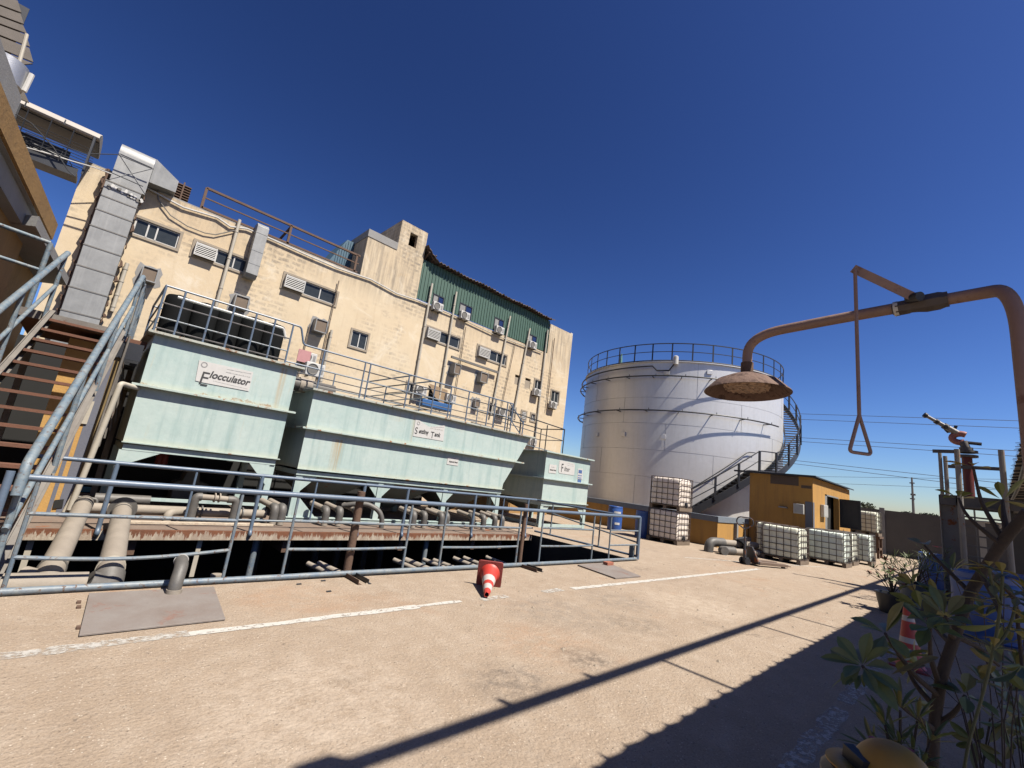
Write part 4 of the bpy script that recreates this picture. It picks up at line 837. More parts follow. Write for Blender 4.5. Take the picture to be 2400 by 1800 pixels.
# small duct
t = thing('small_duct', 'short silver duct elbowing out of the second strip window', 'duct', (3.7, 19.4, 8))
a_ = PY(580, 640, 19.5); x0 = PY(577, 632, 19.5).x; x1 = x0+.42; zt_ = PY(620, 525, 19.5).z; zb_ = PY(590, 645, 19.5).z
pr = [(19.5, zb_+.05), (19.5, zt_-.15), (19.65, zt_), (20.1, zt_+.02), (20.1, zt_-.4), (19.95, zt_-.45), (19.95, zb_+.3), (20.2, zb_+.28), (20.2, zb_-.05), (19.65, zb_-.1)]
m = MB(); m.prism([(x0, y, zz) for y, zz in pr], (x1-x0, 0, 0)); m.build('duct_body', GALV, t, bevel=.008)
for zz in (zb_+.45, zb_+1.0, zt_-.45): m = MB(); m.box((x0-.008, 19.492, zz), (x1+.008, 19.96, zz+.02)); m.build('joint', GALV, t)
# green annex on the roof
GR = m1('dark_green_sheet', (.055, .125, .095), .6, c2=(.075, .15, .115), ns=1.2, bump=.05, world=True, streak=.3, sc=(.05, .13, .10)); 
t = thing('green_annex', 'dark green ribbed sheet annex with four windows on the right of the roof', 'building', (16, YW, 10))
gx0, gx1, gz0, gz1 = 10.98, 21.15, 10.0, 12.2
gw = [opening((1011, 719), (1042, 698)), opening((1074, 738), (1108, 721)), opening((1156, 772), (1182, 752)), opening((1236, 802), (1259, 790))]
gw = [(a, max(b, gz0+.05), c, d) for a, b, c, d in gw]
m = MB(); x = gx0; k = 0
yy = YW+.03
m.wall((gx0, yy, gz0), (1, 0, 0), (0, 0, 1), gx1-gx0, gz1-gz0, [(a-gx0, b-gz0, c-gx0, d-gz0) for a, b, c, d in gw], .12, (0, 1, 0))
m.quad((gx1, yy, gz0), (gx1, yy+5, gz0), (gx1, yy+5, gz1), (gx1, yy, gz1)); m.quad((gx0, yy, gz0), (gx0, yy+5, gz0), (gx0, yy+5, gz1), (gx0, yy, gz1))
m.build('wall', GR, t)
m = MB(); x = gx0+.1
while x < gx1-.05:
    parts = [(gz0, gz1)]
    for a, b, c, d in gw:
        if a-.06 < x < c+.02: parts = [(gz0, b-.02), (d+.02, gz1)]
    for z0, z1 in parts:
        if z1-z0 > .05: m.box((x, yy-.035, z0), (x+.045, yy-.002, z1))
    x += .2
m.build('rib', GR, t)
for a, b, c, d in gw:
    m = MB(); s = .05; y = YW+.0; m.box((a, y, b), (c, y+.06, b+s)); m.box((a, y, d-s), (c, y+.06, d)); m.box((a, y, b+s), (a+s, y+.06, d-s)); m.box((c-s, y, b+s), (c, y+.06, d-s)); m.box(((a+c)/2-.02, y, b+s), ((a+c)/2+.02, y+.06, d-s)); f_ = m.build('window', BLACK, t)
    m = MB(); m.box((a+s, y+.03, b+s), ((a+c)/2-.02, y+.04, d-s)); m.build('pane', GREYC, f_); m = MB(); m.box(((a+c)/2+.02, y+.03, b+s), (c-s, y+.04, d-s)); m.build('pane', BGLASS, f_)
RO = m1('rusty_roof_sheet', (.10, .075, .065), .8, c2=(.16, .10, .08), ns=4, bump=.3)
m = MB(); n = 90
vs = []
for k in range(n+1):
    x = gx0-.05+(gx1+.2-gx0)*k/n; zz = gz1+.12+.035*math.cos(k*math.pi)+.03*math.sin(k*.21)+.02*random.uniform(-1, 1)
    if k < 6: zz += .1*(6-k)
    vs += [(x, YW-.35+.03*random.uniform(-1, 1), zz-.05), (x, YW+5, zz+.5), (x, YW-.35, zz-.09)]
m.add(vs, [(3*k, 3*k+3, 3*k+4, 3*k+1) for k in range(n)]+[(3*k+2, 3*k+5, 3*k+3, 3*k) for k in range(n)]); m.build('roof', RO, t)
for k in range(24): m = MB(); x = gx0+.1+k*.43; m.bar((x, YW-.3, gz1+.02+(.35 if k < 2 else 0)), (x, YW+.2, gz1+.06), .05, .06); m.build('rafter', RUSTP, t)
m = MB(); m.bar((gx0+.05, YW-.1, gz1+.55), (gx0+.5, YW-.2, gz1+.1), .06, .06); m.build('bent_rafter', RUSTP, t)
# ------------------------------------------------------------------ left side: ochre building, stairs, bridge
OC = m1('ochre_render', (.50, .30, .12), .85, c2=(.38, .23, .10), ns=1.2, mixf=.9, bump=.4, bs=12, streak=.35, sc=(.24, .15, .08), world=True, spec=.2)
OCB = m1('grey_blue_band_paint', (.16, .17, .22), .8, c2=(.21, .21, .24), ns=3, bump=.2)
CONC = m1('pale_slab_concrete', (.40, .40, .40), .85, c2=(.30, .29, .28), ns=2, bump=.3)
t = thing('ochre_building', 'ochre building with grey edged roof slabs at the left edge', 'building', (-3, 9, 0))
def slab(name, a, b, z, th, wd, mat, ext=6.0, ztrim=None):
    A, B = PZ(*a, z), PZ(*b, z); d = (B-A).normalized(); n = V(-d.y, d.x, 0); 
    if n.x > 0: n = -n
    B2 = B+d*ext; m = MB(); m.prism([A-V(0, 0, th), B2-V(0, 0, th), B2, A], n*wd); m.build(name, mat, t); return A, B2, d, n
A, B2, d, n = slab('roof_parapet', (136, 527), (0, 190), 5.65, .36, .35, OC, 3)
m = MB(); m.prism([A-V(0, 0, .37)+n*.05, B2-V(0, 0, .37)+n*.05, B2-V(0, 0, .30)+n*.05, A-V(0, 0, .30)+n*.05], n*3.2); m.build('roof_slab', CONC, t)
m = MB(); m.prism([A+n*.3-V(0, 0, 5.65)+d*.4, B2+n*.3-V(0, 0, 5.65), B2+n*.3-V(0, 0, .38), A+n*.3-V(0, 0, .38)+d*.4], n*3); m.build('wall', OC, t)
m = MB(); q0 = A-V(0, 0, .72)+n*.12-d*.0; q1 = B2-V(0, 0, .72)+n*.12; m.prism([q0, q1, q1+V(0, 0, .34), q0+V(0, 0, .34)], n*.3); m.build('grey_fascia', CONC, t)
# upper storey edges behind
slab('upper_slab', (51, 232), (-10, 60), 8.2, .5, .3, CONC, 3); slab('upper_parapet', (28, 215), (-30, 60), 8.1, .6, 2.5, OC, 3)
# canopy slab over the stair head
C, D = PZ(162, 652, 5.12), PZ(92, 507, 5.12); E_ = PZ(5, 497, 5.12); th = .2
m = MB(); m.prism([C-V(0, 0, th), D-V(0, 0, th), D, C], (E_-D)*1.6); m.build('canopy_slab', CONC, t)
nb = (E_-D)
w0 = C+nb*1.2; 
m = MB(); m.prism([D+nb*1.05-V(0, 0, 5.1), C+nb*1.05-V(0, 0, 5.1), C+nb*1.05-V(0, 0, .21), D+nb*1.05-V(0, 0, .21)], nb*1.0); m.build('side_wall', OC, t)
p = D+nb*1.03+(C-D)*.1
fr_ = MB(); dd = (C-D).normalized(); a = D+nb*1.02-dd*1.1
fr_.bar(a-V(0, 0, .75), a+dd*.9-V(0, 0, .75), .05, .06); fr_.bar(a-V(0, 0, 1.5), a+dd*.9-V(0, 0, 1.5), .05, .06); fr_.bar(a+dd*.9-V(0, 0, .75), a+dd*.9-V(0, 0, 1.5), .05, .06); wo_ = fr_.build('window', CREAM, t)
m = MB(); m.bar(a+dd*.0-V(0, 0, 1.12), a+dd*.88-V(0, 0, 1.12), .02, .7); m.build('pane', GLASS, wo_)
# yellow and blue striped pillar by the stairs
t = thing('striped_pillar', 'sunlit yellow and grey blue striped pillar between the stairs and the tanks', 'pillar', (-.1, 11.1, 0))
YP = 11.05
def sx(px): return PY(px, 1098, YP).x
X0 = sx(60); X1 = sx(202)
m = MB(); m.box((X0, YP, -.004), (X1, YP+.9, 3.05)); m.build('body', m1('yellow_render', (.62, .36, .11), .85, c2=(.52, .30, .10), ns=3, bump=.3), t)
for a, b, nm in ((141, 151, OCB), (163, 188, OCB)): m = MB(); m.box((sx(a), YP-.006, -.04), (sx(b), YP, 3.05)); m.build('painted_stripe', nm, t)
m = MB(); m.box((sx(188), YP-.010, 0), (X1+.01, YP, 3.05)); m.build('painted_stripe', m1('olive_stripe', (.27, .19, .08), .85), t)
m = MB(); q = [PY(*p_, YP-.03) for p_ in ((200, 939), (222, 941), (203, 994), (172, 991))]; m.prism(q, (0, .02, 0)); m.build('blank_board', CREAM, t)
m = MB(); q = [PY(*p_, YP-.02) for p_ in ((128, 1172), (150, 1170), (146, 1190), (123, 1192))]; m.prism(q, (0, .01, 0)); m.build('vent_hole', DARK, t)
# black backdrop added for the deep shade behind the tanks and under the landing
t = thing('shade_backdrop', 'black backdrop panels standing in for the deep shade behind and under the tanks', 'building', (1.5, 15, 0))
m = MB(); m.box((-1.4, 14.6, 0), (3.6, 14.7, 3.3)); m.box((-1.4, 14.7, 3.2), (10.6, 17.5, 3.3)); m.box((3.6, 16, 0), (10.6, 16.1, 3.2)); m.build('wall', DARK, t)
m = MB(); m.box((10.6, 15.4, 0), (17.6, 15.5, 1.15)); tag(m.build('low_wall', OC), 'low ochre wall seen between the legs of the smallest tank', 'wall')
for k, (x, y, l) in enumerate(((374, 1074, 'red extinguisher hanging in the gloom under the tall tank, left one'), (386, 1075, 'red extinguisher hanging in the gloom under the tall tank, right one'))):
    p = PY(x, y, 13.6); tt = thing('fire_extinguisher', l, 'extinguisher', (p.x, 13.6, p.z-.25), 'extinguishers under the tank')
    m = MB(); m.lathe([(0, -.2), (.07, -.2), (.075, -.15), (.075, .15), (.05, .2), (0, .2)], p, n=14); m.build('cylinder', RED, tt)
    m = MB(); m.lathe([(0, .2), (.025, .2), (.025, .26), (0, .26)], p, n=8); m.build('valve', BLACK, tt)
m = MB(); p = PY(200, 1147, 13.5); m.box((p.x-.14, 13.5, p.z-.06), (p.x+.14, 13.6, p.z+.05)); tag(m.build('blue_case', m1('cyan_plastic', (.10, .38, .62), .5), bevel=.02), 'small bright blue case in the shadow left of the tall tank', 'case')
m = MB(); m.prism([(1.9, 13.2, 0), (2.6, 13.2, 0), (2.6, 13.2, .5), (2.4, 13.2, .55), (2.35, 13.2, .8), (2.1, 13.2, .8), (2.05, 13.2, .55), (1.9, 13.2, .5)], (0, .5, 0)); tag(m.build('pump_set', PVCD, bevel=.02), 'dim pump set standing in the dark under the tall tank', 'pump')
# steel stairs
ST0 = 6.35
def xr_(y): return -.30+.10*(y-6)
def zs(y): return .40+(y-6.75)*.73
t = thing('steel_stairs', 'open rust brown steel stairs with blue pipe handrails climbing at left', 'stairs', (-.8, 6.3, 0))
YT = 10.62; nst = 14; Wd = .93
TRD = m1('rusty_tread', (.20, .085, .05), .85, c2=(.14, .07, .045), ns=5, bump=.3); STR = m1('stringer_steel', (.24, .22, .195), .7, c2=(.15, .13, .115), ns=3, mixf=1, rust=.08, rc=(.10, .05, .035), bump=.2)
for k in range(nst):
    y = YT-(k+.2)*.295; z = zs(YT)-(k+.2)*.2154; x = xr_(y)
    if z < .05: break
    m = MB(); m.box((x-Wd, y-.02, z-.035), (x-.02, y, z+.006)); m.box((x-Wd, y, z), (x-.02, y+.20, z+.006)); m.box((x-Wd, y+.2, z-.03), (x-.02, y+.206, z+.006)); m.build('tread', TRD, t)
def stringer(off):
    m = MB(); y0, y1 = 6.1, YT+.12; a = V(xr_(y0)+off, y0, zs(y0)-.06); b = V(xr_(y1)+off, y1, zs(y1)-.06)
    m.bar(a, b, .012, .22); m.bar(a+V(.03, 0, .105), b+V(.03, 0, .105), .06, .01); m.bar(a+V(.03, 0, -.105), b+V(.03, 0, -.105), .06, .01); m.build('stringer', STR, t)
stringer(0); stringer(-Wd-.02)
HB = m1('flaking_blue_rail', (.12, .19, .26), .55, c2=(.30, .33, .33), ns=11, mixf=1, rust=.2, rs=26, rc=(.09, .06, .05), bump=.2)
for off, full in ((.05, 1), (-Wd-.05, 0)):
    top = []
    ys = [6.0+(YT+.1-6.0)*k/6 for k in range(7)]
    for y in ys: top.append(V(xr_(y)+off, y, zs(y)+1.32-.05*(y-6)))
    m = MB(); m.tube(fil([V(top[0].x, top[0].y-.05, top[0].z-.28)]+[top[0]]+top[1:]+([top[-1]+V(.02, .25, .02), top[-1]+V(.03, .3, -.3)] if full else []), .1), [.062]*7+[.045]*40 if False else .040, 14); m.build('handrail', HB, t)
    m = MB(); m.tube([p-V(0, 0, .58) for p in top], .027, 12); m.build('middle_rail', HB, t)
    for y in (6.05, 7.6, 9.1, 10.65):
        m = MB(); x = xr_(y)+off; m.tube([(x, y, zs(y)-.05), (x, y, zs(y)+1.3-.05*(y-6))], .028, 10); m.build('post', HB, t)
y = 5.95; m = MB(); m.tube([(-.33, y, 0), (-.33, y, 1.1)], .030, 14); m.build('newel', BLUE, t)
m = MB(); x = xr_(YT); m.tube(fil([(x+.07, YT+.1, zs(YT)+1.08), (x+.12, YT+.42, zs(YT)+1.0), (x+.16, YT+.45, zs(YT)+.55), (x+.05, YT+.45, zs(YT)-.2)], .08), .03, 10); m.build('end_loop', HB, t)
# landing
zl_ = zs(YT)+.06
t = thing('stair_landing', 'rusty steel landing joining the stairs to the tall tank', 'landing', (-.5, 11.5, 0))
m = MB(); m.box((-1.15, YT+.14, zl_-.12), (.2, 13.2, zl_)); m.box((.2, 11.4, zl_-.12), (.6, 13.2, zl_)); m.build('platform', TRD, t)
m = MB(); m.bar((-1.15, YT+.11, zl_-.06), (.22, YT+.11, zl_-.06), .04, .14); m.build('edge_angle', STR, t)
for x, y in ((-1.1, 13.1), (.5, 13.1)): m = MB(); m.box((x, y, 0), (x+.1, y+.1, zl_-.12)); m.build('column', STR, t)
m = MB()
for k in range(5): m.box((-.1, 11.0+k*.3, zl_-.45-.02*k), (.55, 11.02+k*.3, zl_-.13))
m.build('ribbed_skirt', BLACK, t)
na = PY(119, 570, YT+.2); nb_ = PY(49, 712, YT+.2)
m = MB(); m.tube([na, V(na.x, YT+.2, zl_)], .036, 12); m.build('post', HB, t)
m = MB(); m.tube([na, PY(-60, 506, YT+.2)], .035, 12); m.build('rail', HB, t)
m = MB(); m.tube([na-V(0, 0, .5), PY(-60, 506, YT+.2)-V(0, 0, .5)], .03, 12); m.build('rail', HB, t)
for y0, y1, x in ((YT+.3, 12.4, .28),):
    for z in (1.0, .55): m = MB(); m.tube([(x, y0, zl_+z), (x+.1, y1, zl_+z)], .028, 10); m.build('rail', BLUE2, t)
    for k in range(4): y = y0+(y1-y0)*k/3; m = MB(); m.tube([(x+.1*k/3, y, zl_), (x+.1*k/3, y, zl_+1.0)], .026, 10); m.build('post', BLUE2, t)
m = MB()
for k in range(7): m.tube([(.3, 10.75+k*.2, zl_-.05), (.25+.05*k, 10.8+k*.22, .9+.15*k)], .018, 6)
tag(m.build('hanging_hoses', STR), 'tangle of brown hoses hanging beside the tall tank', 'hose')
# louvred screen wall up at the far left
t = thing('slatted_roof_screen', 'grey brown slatted screen high at the upper left corner', 'screen', (-5, 17.6, 10))
SL = m1('shade_darkened_slat', (.19, .165, .145), .85, c2=(.12, .105, .09), ns=3, bump=.3)  # slat colour darkened so the sunlit screen looks shaded
Y_ = 17.6
ep = [((43, -2), (-80, -40)), ((50, 29), (-80, -20)), ((56, 56), (-80, 5)), ((63, 78), (-80, 25)), ((70, 109), (-80, 50)), ((78, 145), (-80, 80)), ((41, 152), (-80, 102)), ((45, 178), (-80, 125)), ((55, 205), (-80, 150)), ((68, 240), (-80, 180))]
for (a, b), (c_, d_) in zip(ep[:-1], ep[1:]):
    qa, qb, qc, qd = PY(*a, Y_), PY(*b, Y_), PY(*d_, Y_), PY(*c_, Y_); g_ = V(0, 0, -.05)
    m = MB(); m.prism([qa+g_, qb+g_, qc, qd], (0, .05, 0)); m.build('slat', SL, t)
m = MB(); m.box((-8, Y_+.1, PY(60, 230, Y_).z), (PY(40, 120, Y_).x-.1, Y_+.12, PY(40, 0, Y_).z)); m.build('backing', BLACK, t)
p = PY(46, 185, 17.0); t = thing('roof_tank', 'small shiny silver cylinder on the left roof below the slatted screen', 'tank', p)
m = MB(); m.lathe([(0, -.3), (.42, -.3), (.42, .3), (0, .3)], p+V(-.3, 0, 0), n=28); m.build('shell', m1('silver_skin', (.62, .63, .65), .35, .6), t)
m = MB(); m.tube([p+V(.15, -.05, -.3), p+V(.17, -.05, .25)], .06, 8); m.build('side_pipe', WHITE, t)
tag(MB().tube([PY(63, 80, 17.2), PY(44, 150, 17.2), PY(30, 220, 17.2)], .04, 8).build('stay_pipe', CREAM), 'cream stay pipe leaning in front of the slatted screen', 'pipe')
# covered footbridge
t = thing('covered_footbridge', 'covered footbridge with curved pale roof entering the cream building at upper left', 'bridge', (-4, 19.5, 9))
xe = -1.60; xw = -7.5
m = MB(); pr = []
for k in range(9): a = R(k*22.5/1); pr.append((19.0+.75-.75*math.cos(R(k*22.5)), 10.45+.34*math.sin(R(k*22.5))))
pr += [(20.46, 10.40), (19.04, 10.40)]
m.prism([(xw, y, z) for y, z in pr], (xe-xw, 0, 0)); m.build('roof', m1('pale_roof_sheet', (.50, .46, .42), .7, c2=(.42, .38, .34), bump=.1), t)
m = MB()
for x in (-1.62, -2.45, -3.3, -4.6): m.box((x, 18.985, 10.38), (x+.03, 19.0, 10.55))
m.build('roof_seam', BLACK, t)
m = MB(); m.box((xw, 19.03, 8.98), (-1.83, 19.7, 9.1)); m.box((xw, 18.98, 8.93), (-1.83, 19.03, 9.2)); m.box((xw, 19.2, 10.36), (xe-.02, 20.4, 10.395)); m.build('floor', BLACK, t)  # last box: black sheet standing in for the shaded underside of the roof
m = MB(); m.box((xw, 19.9, 9.15), (-2.2, 19.95, 10.0)); 
for k in range(9): z = 9.3+k*.09; m.tube([(xw, 19.05, z), (xe, 19.05, z-.02)], .011, 5)
for k in range(10): x = xe-.1-k*.5; m.tube([(x, 19.05, 9.1), (x, 19.05, 10.4)], .016, 5)
rg_ = random.Random(9)
for k in range(12): x = xe-.4-k*.32; m.tube([(x, 19.2, 9.15+.3*rg_.random()), (x-.5+rg_.random(), 19.5, 9.5+.4*rg_.random()), (x-.9, 19.3, 9.2+.4*rg_.random())], .013, 5)
m.v = [v for v in m.v]; m.build('side_lattice', BLACK, t)
for x in (-1.75, -3.4, -5.2): m = MB(); m.box((x, 19.0, 9.1), (x+.05, 19.05, 10.42)); m.build('post', BLACK, t)
cable('cable', 'long dark cable arcing across the footbridge side', [(20, 257), (75, 290), (125, 345), (160, 400), (176, 414)], .018, BLACK, 18.8)
cable('cable', 'bundle of pale wires from the footbridge to the silver duct', [(60, 345), (120, 362), (170, 378), (220, 392), (262, 408)], .02, WHITE, 18.9)
cable('cable', 'upper dark wire strapping the silver duct', [(60, 310), (200, 360), (275, 362), (360, 397)], .016, BLACK, 19.05)
cable('cable', 'lower dark wire strapping the silver duct', [(60, 330), (200, 385), (262, 405), (335, 437)], .016, BLACK, 19.05)
# ------------------------------------------------------------------ big silver tank
TC = V(32.15, 16.22, 0); TR, TH = 6.92, 9.96
TK, g = M('silver_tank_paint', (.98, .965, .94), .42, .45, c2=(.88, .865, .84), ns=.5, bump=.05, bs=3, world=True, streak=.3, sc=(.70, .66, .58))
TK.node_tree.nodes
t = thing('storage_tank', 'huge silver cylindrical storage tank with plated shell behind the yard', 'tank', TC)
zs_ = [.87, 2.7, 4.35, 6.0, 7.65, TH]
for k, (a, b) in enumerate(zip(zs_[:-1], zs_[1:])):
    m = MB(); m.lathe([(TR+.006*k-.0, a), (TR+.006*k, b-.012), (TR+.006*k-.01, b)], TC, n=160); m.build('shell_ring', TK, t)
m = MB(); m.lathe([(TR, TH-.02), (TR+.14, TH-.02), (TR+.14, TH+.03), (TR, TH+.03), (0, TH+.8)], TC, n=160); m.build('roof', TK, t)
rg_ = random.Random(5)
for k, (a, b) in enumerate(zip(zs_[:-1], zs_[1:])):
    for j in range(6):
        an = R(j*60+(k*37 % 60)+8); c, s = math.cos(an), math.sin(an); r = TR+.006*k+.004
        m = MB(); m.bar(TC+V(c*r, s*r, a), TC+V(c*r, s*r, b), .012, .008, (c, s, 0)); m.build('weld_seam', GALV, t)
m = MB(); m.lathe([(TR+.5, .0), (TR+.5, .86), (0, .86)], TC, n=96); m.build('plinth', GREYC, t)
def cyl(an, z, r=TR): return TC+V(math.cos(an)*r, math.sin(an)*r, z)
vang = math.atan2(-TC.y, -TC.x)     # towards the yard
def arc(a0, a1, z, r, n=40, dz=0): return [cyl(a0+(a1-a0)*k/n, z+dz*k/n, r) for k in range(n+1)]
for px_, py_ in ((1563, 873), (1663, 873), (1399, 1019), (1461, 1018), (1554, 1024)):
    d_ = ray(px_, py_); aa = Vector((d_.x, d_.y)); o = Vector((0, 0)); 
    A_ = aa.dot(aa); Bq = -2*aa.dot(Vector((TC.x, TC.y))); Cq = TC.x**2+TC.y**2-(TR+.04)**2; s = (-Bq-math.sqrt(Bq*Bq-4*A_*Cq))/(2*A_); P_ = EYE+d_*s
    an = math.atan2(P_.y-TC.y, P_.x-TC.x); tv = V(-math.sin(an), math.cos(an), 0); nv = V(math.cos(an), math.sin(an), 0)
    m = MB(); m.prism([P_-tv*.16-V(0, 0, .13), P_+tv*.16-V(0, 0, .13), P_+tv*.16+V(0, 0, .15), P_-tv*.16+V(0, 0, .15)], nv*.06); m.build('access_plate', TK, t, bevel=.01)
m = MB(); P_ = cyl(vang-.03, 9.75, TR+.35); m.lathe([(0, -.05), (.16, -.05), (.16, .45), (.10, .5), (0, .5)], P_, n=16); m.build('vent_pot', WHITE, t)
# spray rings
def ringpipe(label, z, a0, a1, so, r=.045):
    tt = thing('spray_pipe', label, 'pipe', cyl(vang, z, TR+so), 'spray pipes round the storage tank')
    m = MB(); m.tube(arc(a0, a1, z, TR+so, 60), r, 8); m.build('pipe', BLACK, tt)
    n = 11
    for k in range(n):
        an = a0+(a1-a0)*(k+.5)/n; m = MB(); m.bar(cyl(an, z-.03, TR), cyl(an, z-.03, TR+so+.05), .05, .05); m.build('bracket', BLACK, tt)
        m = MB(); m.tube([cyl(an+.03, z, TR+so), cyl(an+.03, z+.14, TR+so)], .02, 6); m.build('nozzle', BLACK, tt)
ringpipe('upper black spray pipe curving round the storage tank', 8.95, vang-2.0, vang+.62, .42)
ringpipe('lower black spray pipe curving round the storage tank', 6.75, vang-2.0, vang+.95, .42)
t2 = thing('foam_pipe', 'short black pipe near the tank top running to the white vent pot', 'pipe', cyl(vang-.8, 9.3, TR+.4))
m = MB(); m.tube(arc(vang-1.8, vang-.22, 9.35, TR+.35, 30, .25)+[cyl(vang-.18, 9.3, TR+.35), cyl(vang-.08, 9.3, TR+.35), cyl(vang-.04, 9.75, TR+.35)], .05, 8); m.build('pipe', BLACK, t2)
# roof rail
t = thing('tank_roof_railing', 'black circular railing round the top of the silver storage tank', 'railing', TC+V(0, 0, TH))
for z in (1.22, .68): m = MB(); m.tube(arc(0, 2*math.pi*(89/90), TH+z, TR+.02, 89), .035 if z > 1 else .025, 6, closed=True); m.build('rail', BLACK, t)
m = MB(); m.tube(arc(0, 2*math.pi*(89/90), TH+.09, TR+.05, 89), .04, 4, closed=True); m.build('toe_rail', BLACK, t)
for k in range(36): an = R(k*10+3); m = MB(); m.bar(cyl(an, TH, TR+.02), cyl(an, TH+1.22, TR+.02), .08, .035, (math.cos(an), math.sin(an), 0)); m.build('post', BLACK, t)
tag(MB().lathe([(0, 0), (.22, 0), (.22, .1), (.09, .15), (.09, .4), (.05, .9), (0, .92)], cyl(vang-.65, TH+.1, TR-.6), n=12).build('roof_valve', m1('teal_valve', (.10, .25, .24), .6)), 'small teal and rust valve on the storage tank roof behind the railing', 'valve')
# helical stairs
t = thing('spiral_stairs', 'black steel stairs winding up the right side of the storage tank', 'stairs', cyl(vang+.1, 1, TR+.5))
a0, a1 = vang+.12, vang+1.95; z0, z1 = .95, TH; n = 52; W0, W1 = TR+.12, TR+1.0
def hz(f):
    o = .12+1.83*f; P = ((.12, .95), (.62, 3.65), (.80, 3.72), (1.38, 6.5), (1.95, 9.9))
    for (p, q), (s_, u) in zip(P[:-1], P[1:]):
        if o <= s_+1e-6: return q+(u-q)*(o-p)/(s_-p)
    return P[-1][1]
for k in range(n):
    f = k/n; an = a0+(a1-a0)*f; da = (a1-a0)/n*.95; z = hz(f)+.1
    m = MB(); q = [cyl(an, z, W0), cyl(an+da, z, W0), cyl(an+da, z, W1), cyl(an, z, W1)]; m.prism(q, (0, 0, .035)); m.build('tread', BLACK, t)
for r in (W0, W1):
    m = MB(); P_ = []; N_ = 60
    for k in range(N_+1): f = k/N_; an = a0+(a1-a0)*f; P_.append((cyl(an, hz(f)-.30, r), cyl(an, hz(f)+.16, r)))
    vs = []; 
    for a, b in P_: o_ = (Vector((a.x-TC.x, a.y-TC.y, 0))).normalized()*.02; vs += [a-o_, a+o_, b+o_, b-o_]
    fs = []
    for k in range(N_):
        for j in range(4): fs.append((4*k+j, 4*k+(j+1) % 4, 4*k+4+(j+1) % 4, 4*k+4+j))
    m.add(vs, fs+[(0, 1, 2, 3), tuple(range(4*N_, 4*N_+4))]); m.build('stringer', BLACK, t)
for zz, r_ in ((1.25, .036), (.70, .026)):
    m = MB(); m.tube([cyl(a0+(a1-a0)*k/60, hz(k/60)+zz, W1+.02) for k in range(61)], r_, 6); m.build('handrail' if zz > 1 else 'middle_rail', BLACK, t)
m = MB(); m.tube([cyl(a0+(a1-a0)*k/60, hz(k/60)+1.2, W0+.02) for k in range(20)], .03, 6); m.build('handrail', BLACK, t)
for k in range(12): f = k/11; an = a0+(a1-a0)*f; m = MB(); m.bar(cyl(an, hz(f)-.05, W1+.03), cyl(an, hz(f)+1.26, W1+.03), .10, .10, (math.cos(an), math.sin(an), 0)); m.build('post', BLACK, t)
# ------------------------------------------------------------------ bund wall, shed, boundary
BW = m1('bund_ochre_paint', (.60, .335, .10), .85, c2=(.48, .27, .085), ns=1.5, bump=.3, streak=.4, sc=(.22, .15, .09), world=True, spec=.2)
t = thing('bund_wall', 'low ochre bund wall with grey blue coping round the storage tank', 'wall', (18.3, 7.4, 0))
m = MB(); m.box((18.3, 7.35, 0), (18.55, 19.8, .93)); m.box((18.55, 7.35, 0), (27, 7.6, .93)); m.build('wall', BW, t)
m = MB(); m.box((18.27, 7.32, .93), (18.6, 19.8, 1.14)); m.box((18.6, 7.32, .93), (27, 7.63, 1.14)); m.build('coping', m1('coping_paint', (.20, .24, .29), .7, c2=(.27, .30, .34), ns=3, bump=.2), t)
m = MB(); m.box((19.9, 7.22, 0), (20.05, 7.345, .95)); m.box((20.5, 7.22, .0), (23, 7.345, .4)); m.build('buttress', GREYC, t)
t = thing('pump_shed', 'small ochre shed with open black door beside the storage tank stairs', 'shed', (21.5, 4.97, 0))
SX, SY, SZ = 21.5, 4.97, 3.12
m = MB(); SY1 = SY+2.35; SX1 = 28.3
dx0, dx1 = PY(1934, 1200, SY).x, PY(1966, 1200, SY).x
m.wall((SX, SY, 0), (1, 0, 0), (0, 0, 1), SX1-SX, SZ-.1, [(dx0-SX, 0.0, dx1-SX, 2.6)], .2, (0, 1, 0))
m.quad((SX, SY, 0), (SX, SY1, 0), (SX, SY1, SZ), (SX, SY, SZ)); m.quad((SX1, SY, 0), (SX1, SY1, 0), (SX1, SY1, SZ), (SX1, SY, SZ)); m.quad((SX, SY1, 0), (SX1, SY1, 0), (SX1, SY1, SZ), (SX, SY1, SZ)); m.quad((SX, SY, SZ-.1), (SX1, SY, SZ-.1), (SX1, SY, SZ), (SX, SY, SZ))
m.build('wall', BW, t)
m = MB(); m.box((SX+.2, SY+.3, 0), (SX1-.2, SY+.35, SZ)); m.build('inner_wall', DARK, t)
m = MB(); nn = 60
vs = []
for k in range(nn+1): x = SX-.18+(SX1+.4-SX)*k/nn; z = SZ+.04+.02*(k % 2); vs += [(x, SY-.15, z), (x, SY1+.15, z+.05), (x, SY-.15, z-.05)]
m.add(vs, [(3*k, 3*k+3, 3*k+4, 3*k+1) for k in range(nn)]+[(3*k+2, 3*k+5, 3*k+3, 3*k) for k in range(nn)]); m.box((SX-.2, SY-.15, SZ), (SX-.1, SY1+.6, SZ+.07)); m.build('roof', BLACK, t)
m = MB(); m.box((SX-.012, SY+.02, 0), (SX-.002, SY+.26, 2.15)); m.box((SX, SY-.012, 0), (SX+.2, SY-.002, 2.15)); m.build('corner_band', OCB, t)
m = MB(); a, b = PX(1806, 1112, SX), PX(1872, 1139, SX); m.box((SX-.014, b.y, b.z), (SX-.003, a.y, a.z)); a, b = PX(1878, 1137, SX), PX(1902, 1146, SX); m.box((SX-.014, b.y, b.z), (SX-.003, a.y, a.z)); m.build('paint_patch', m1('dark_patch', (.12, .085, .07), .85, c2=(.16, .12, .09)), t)
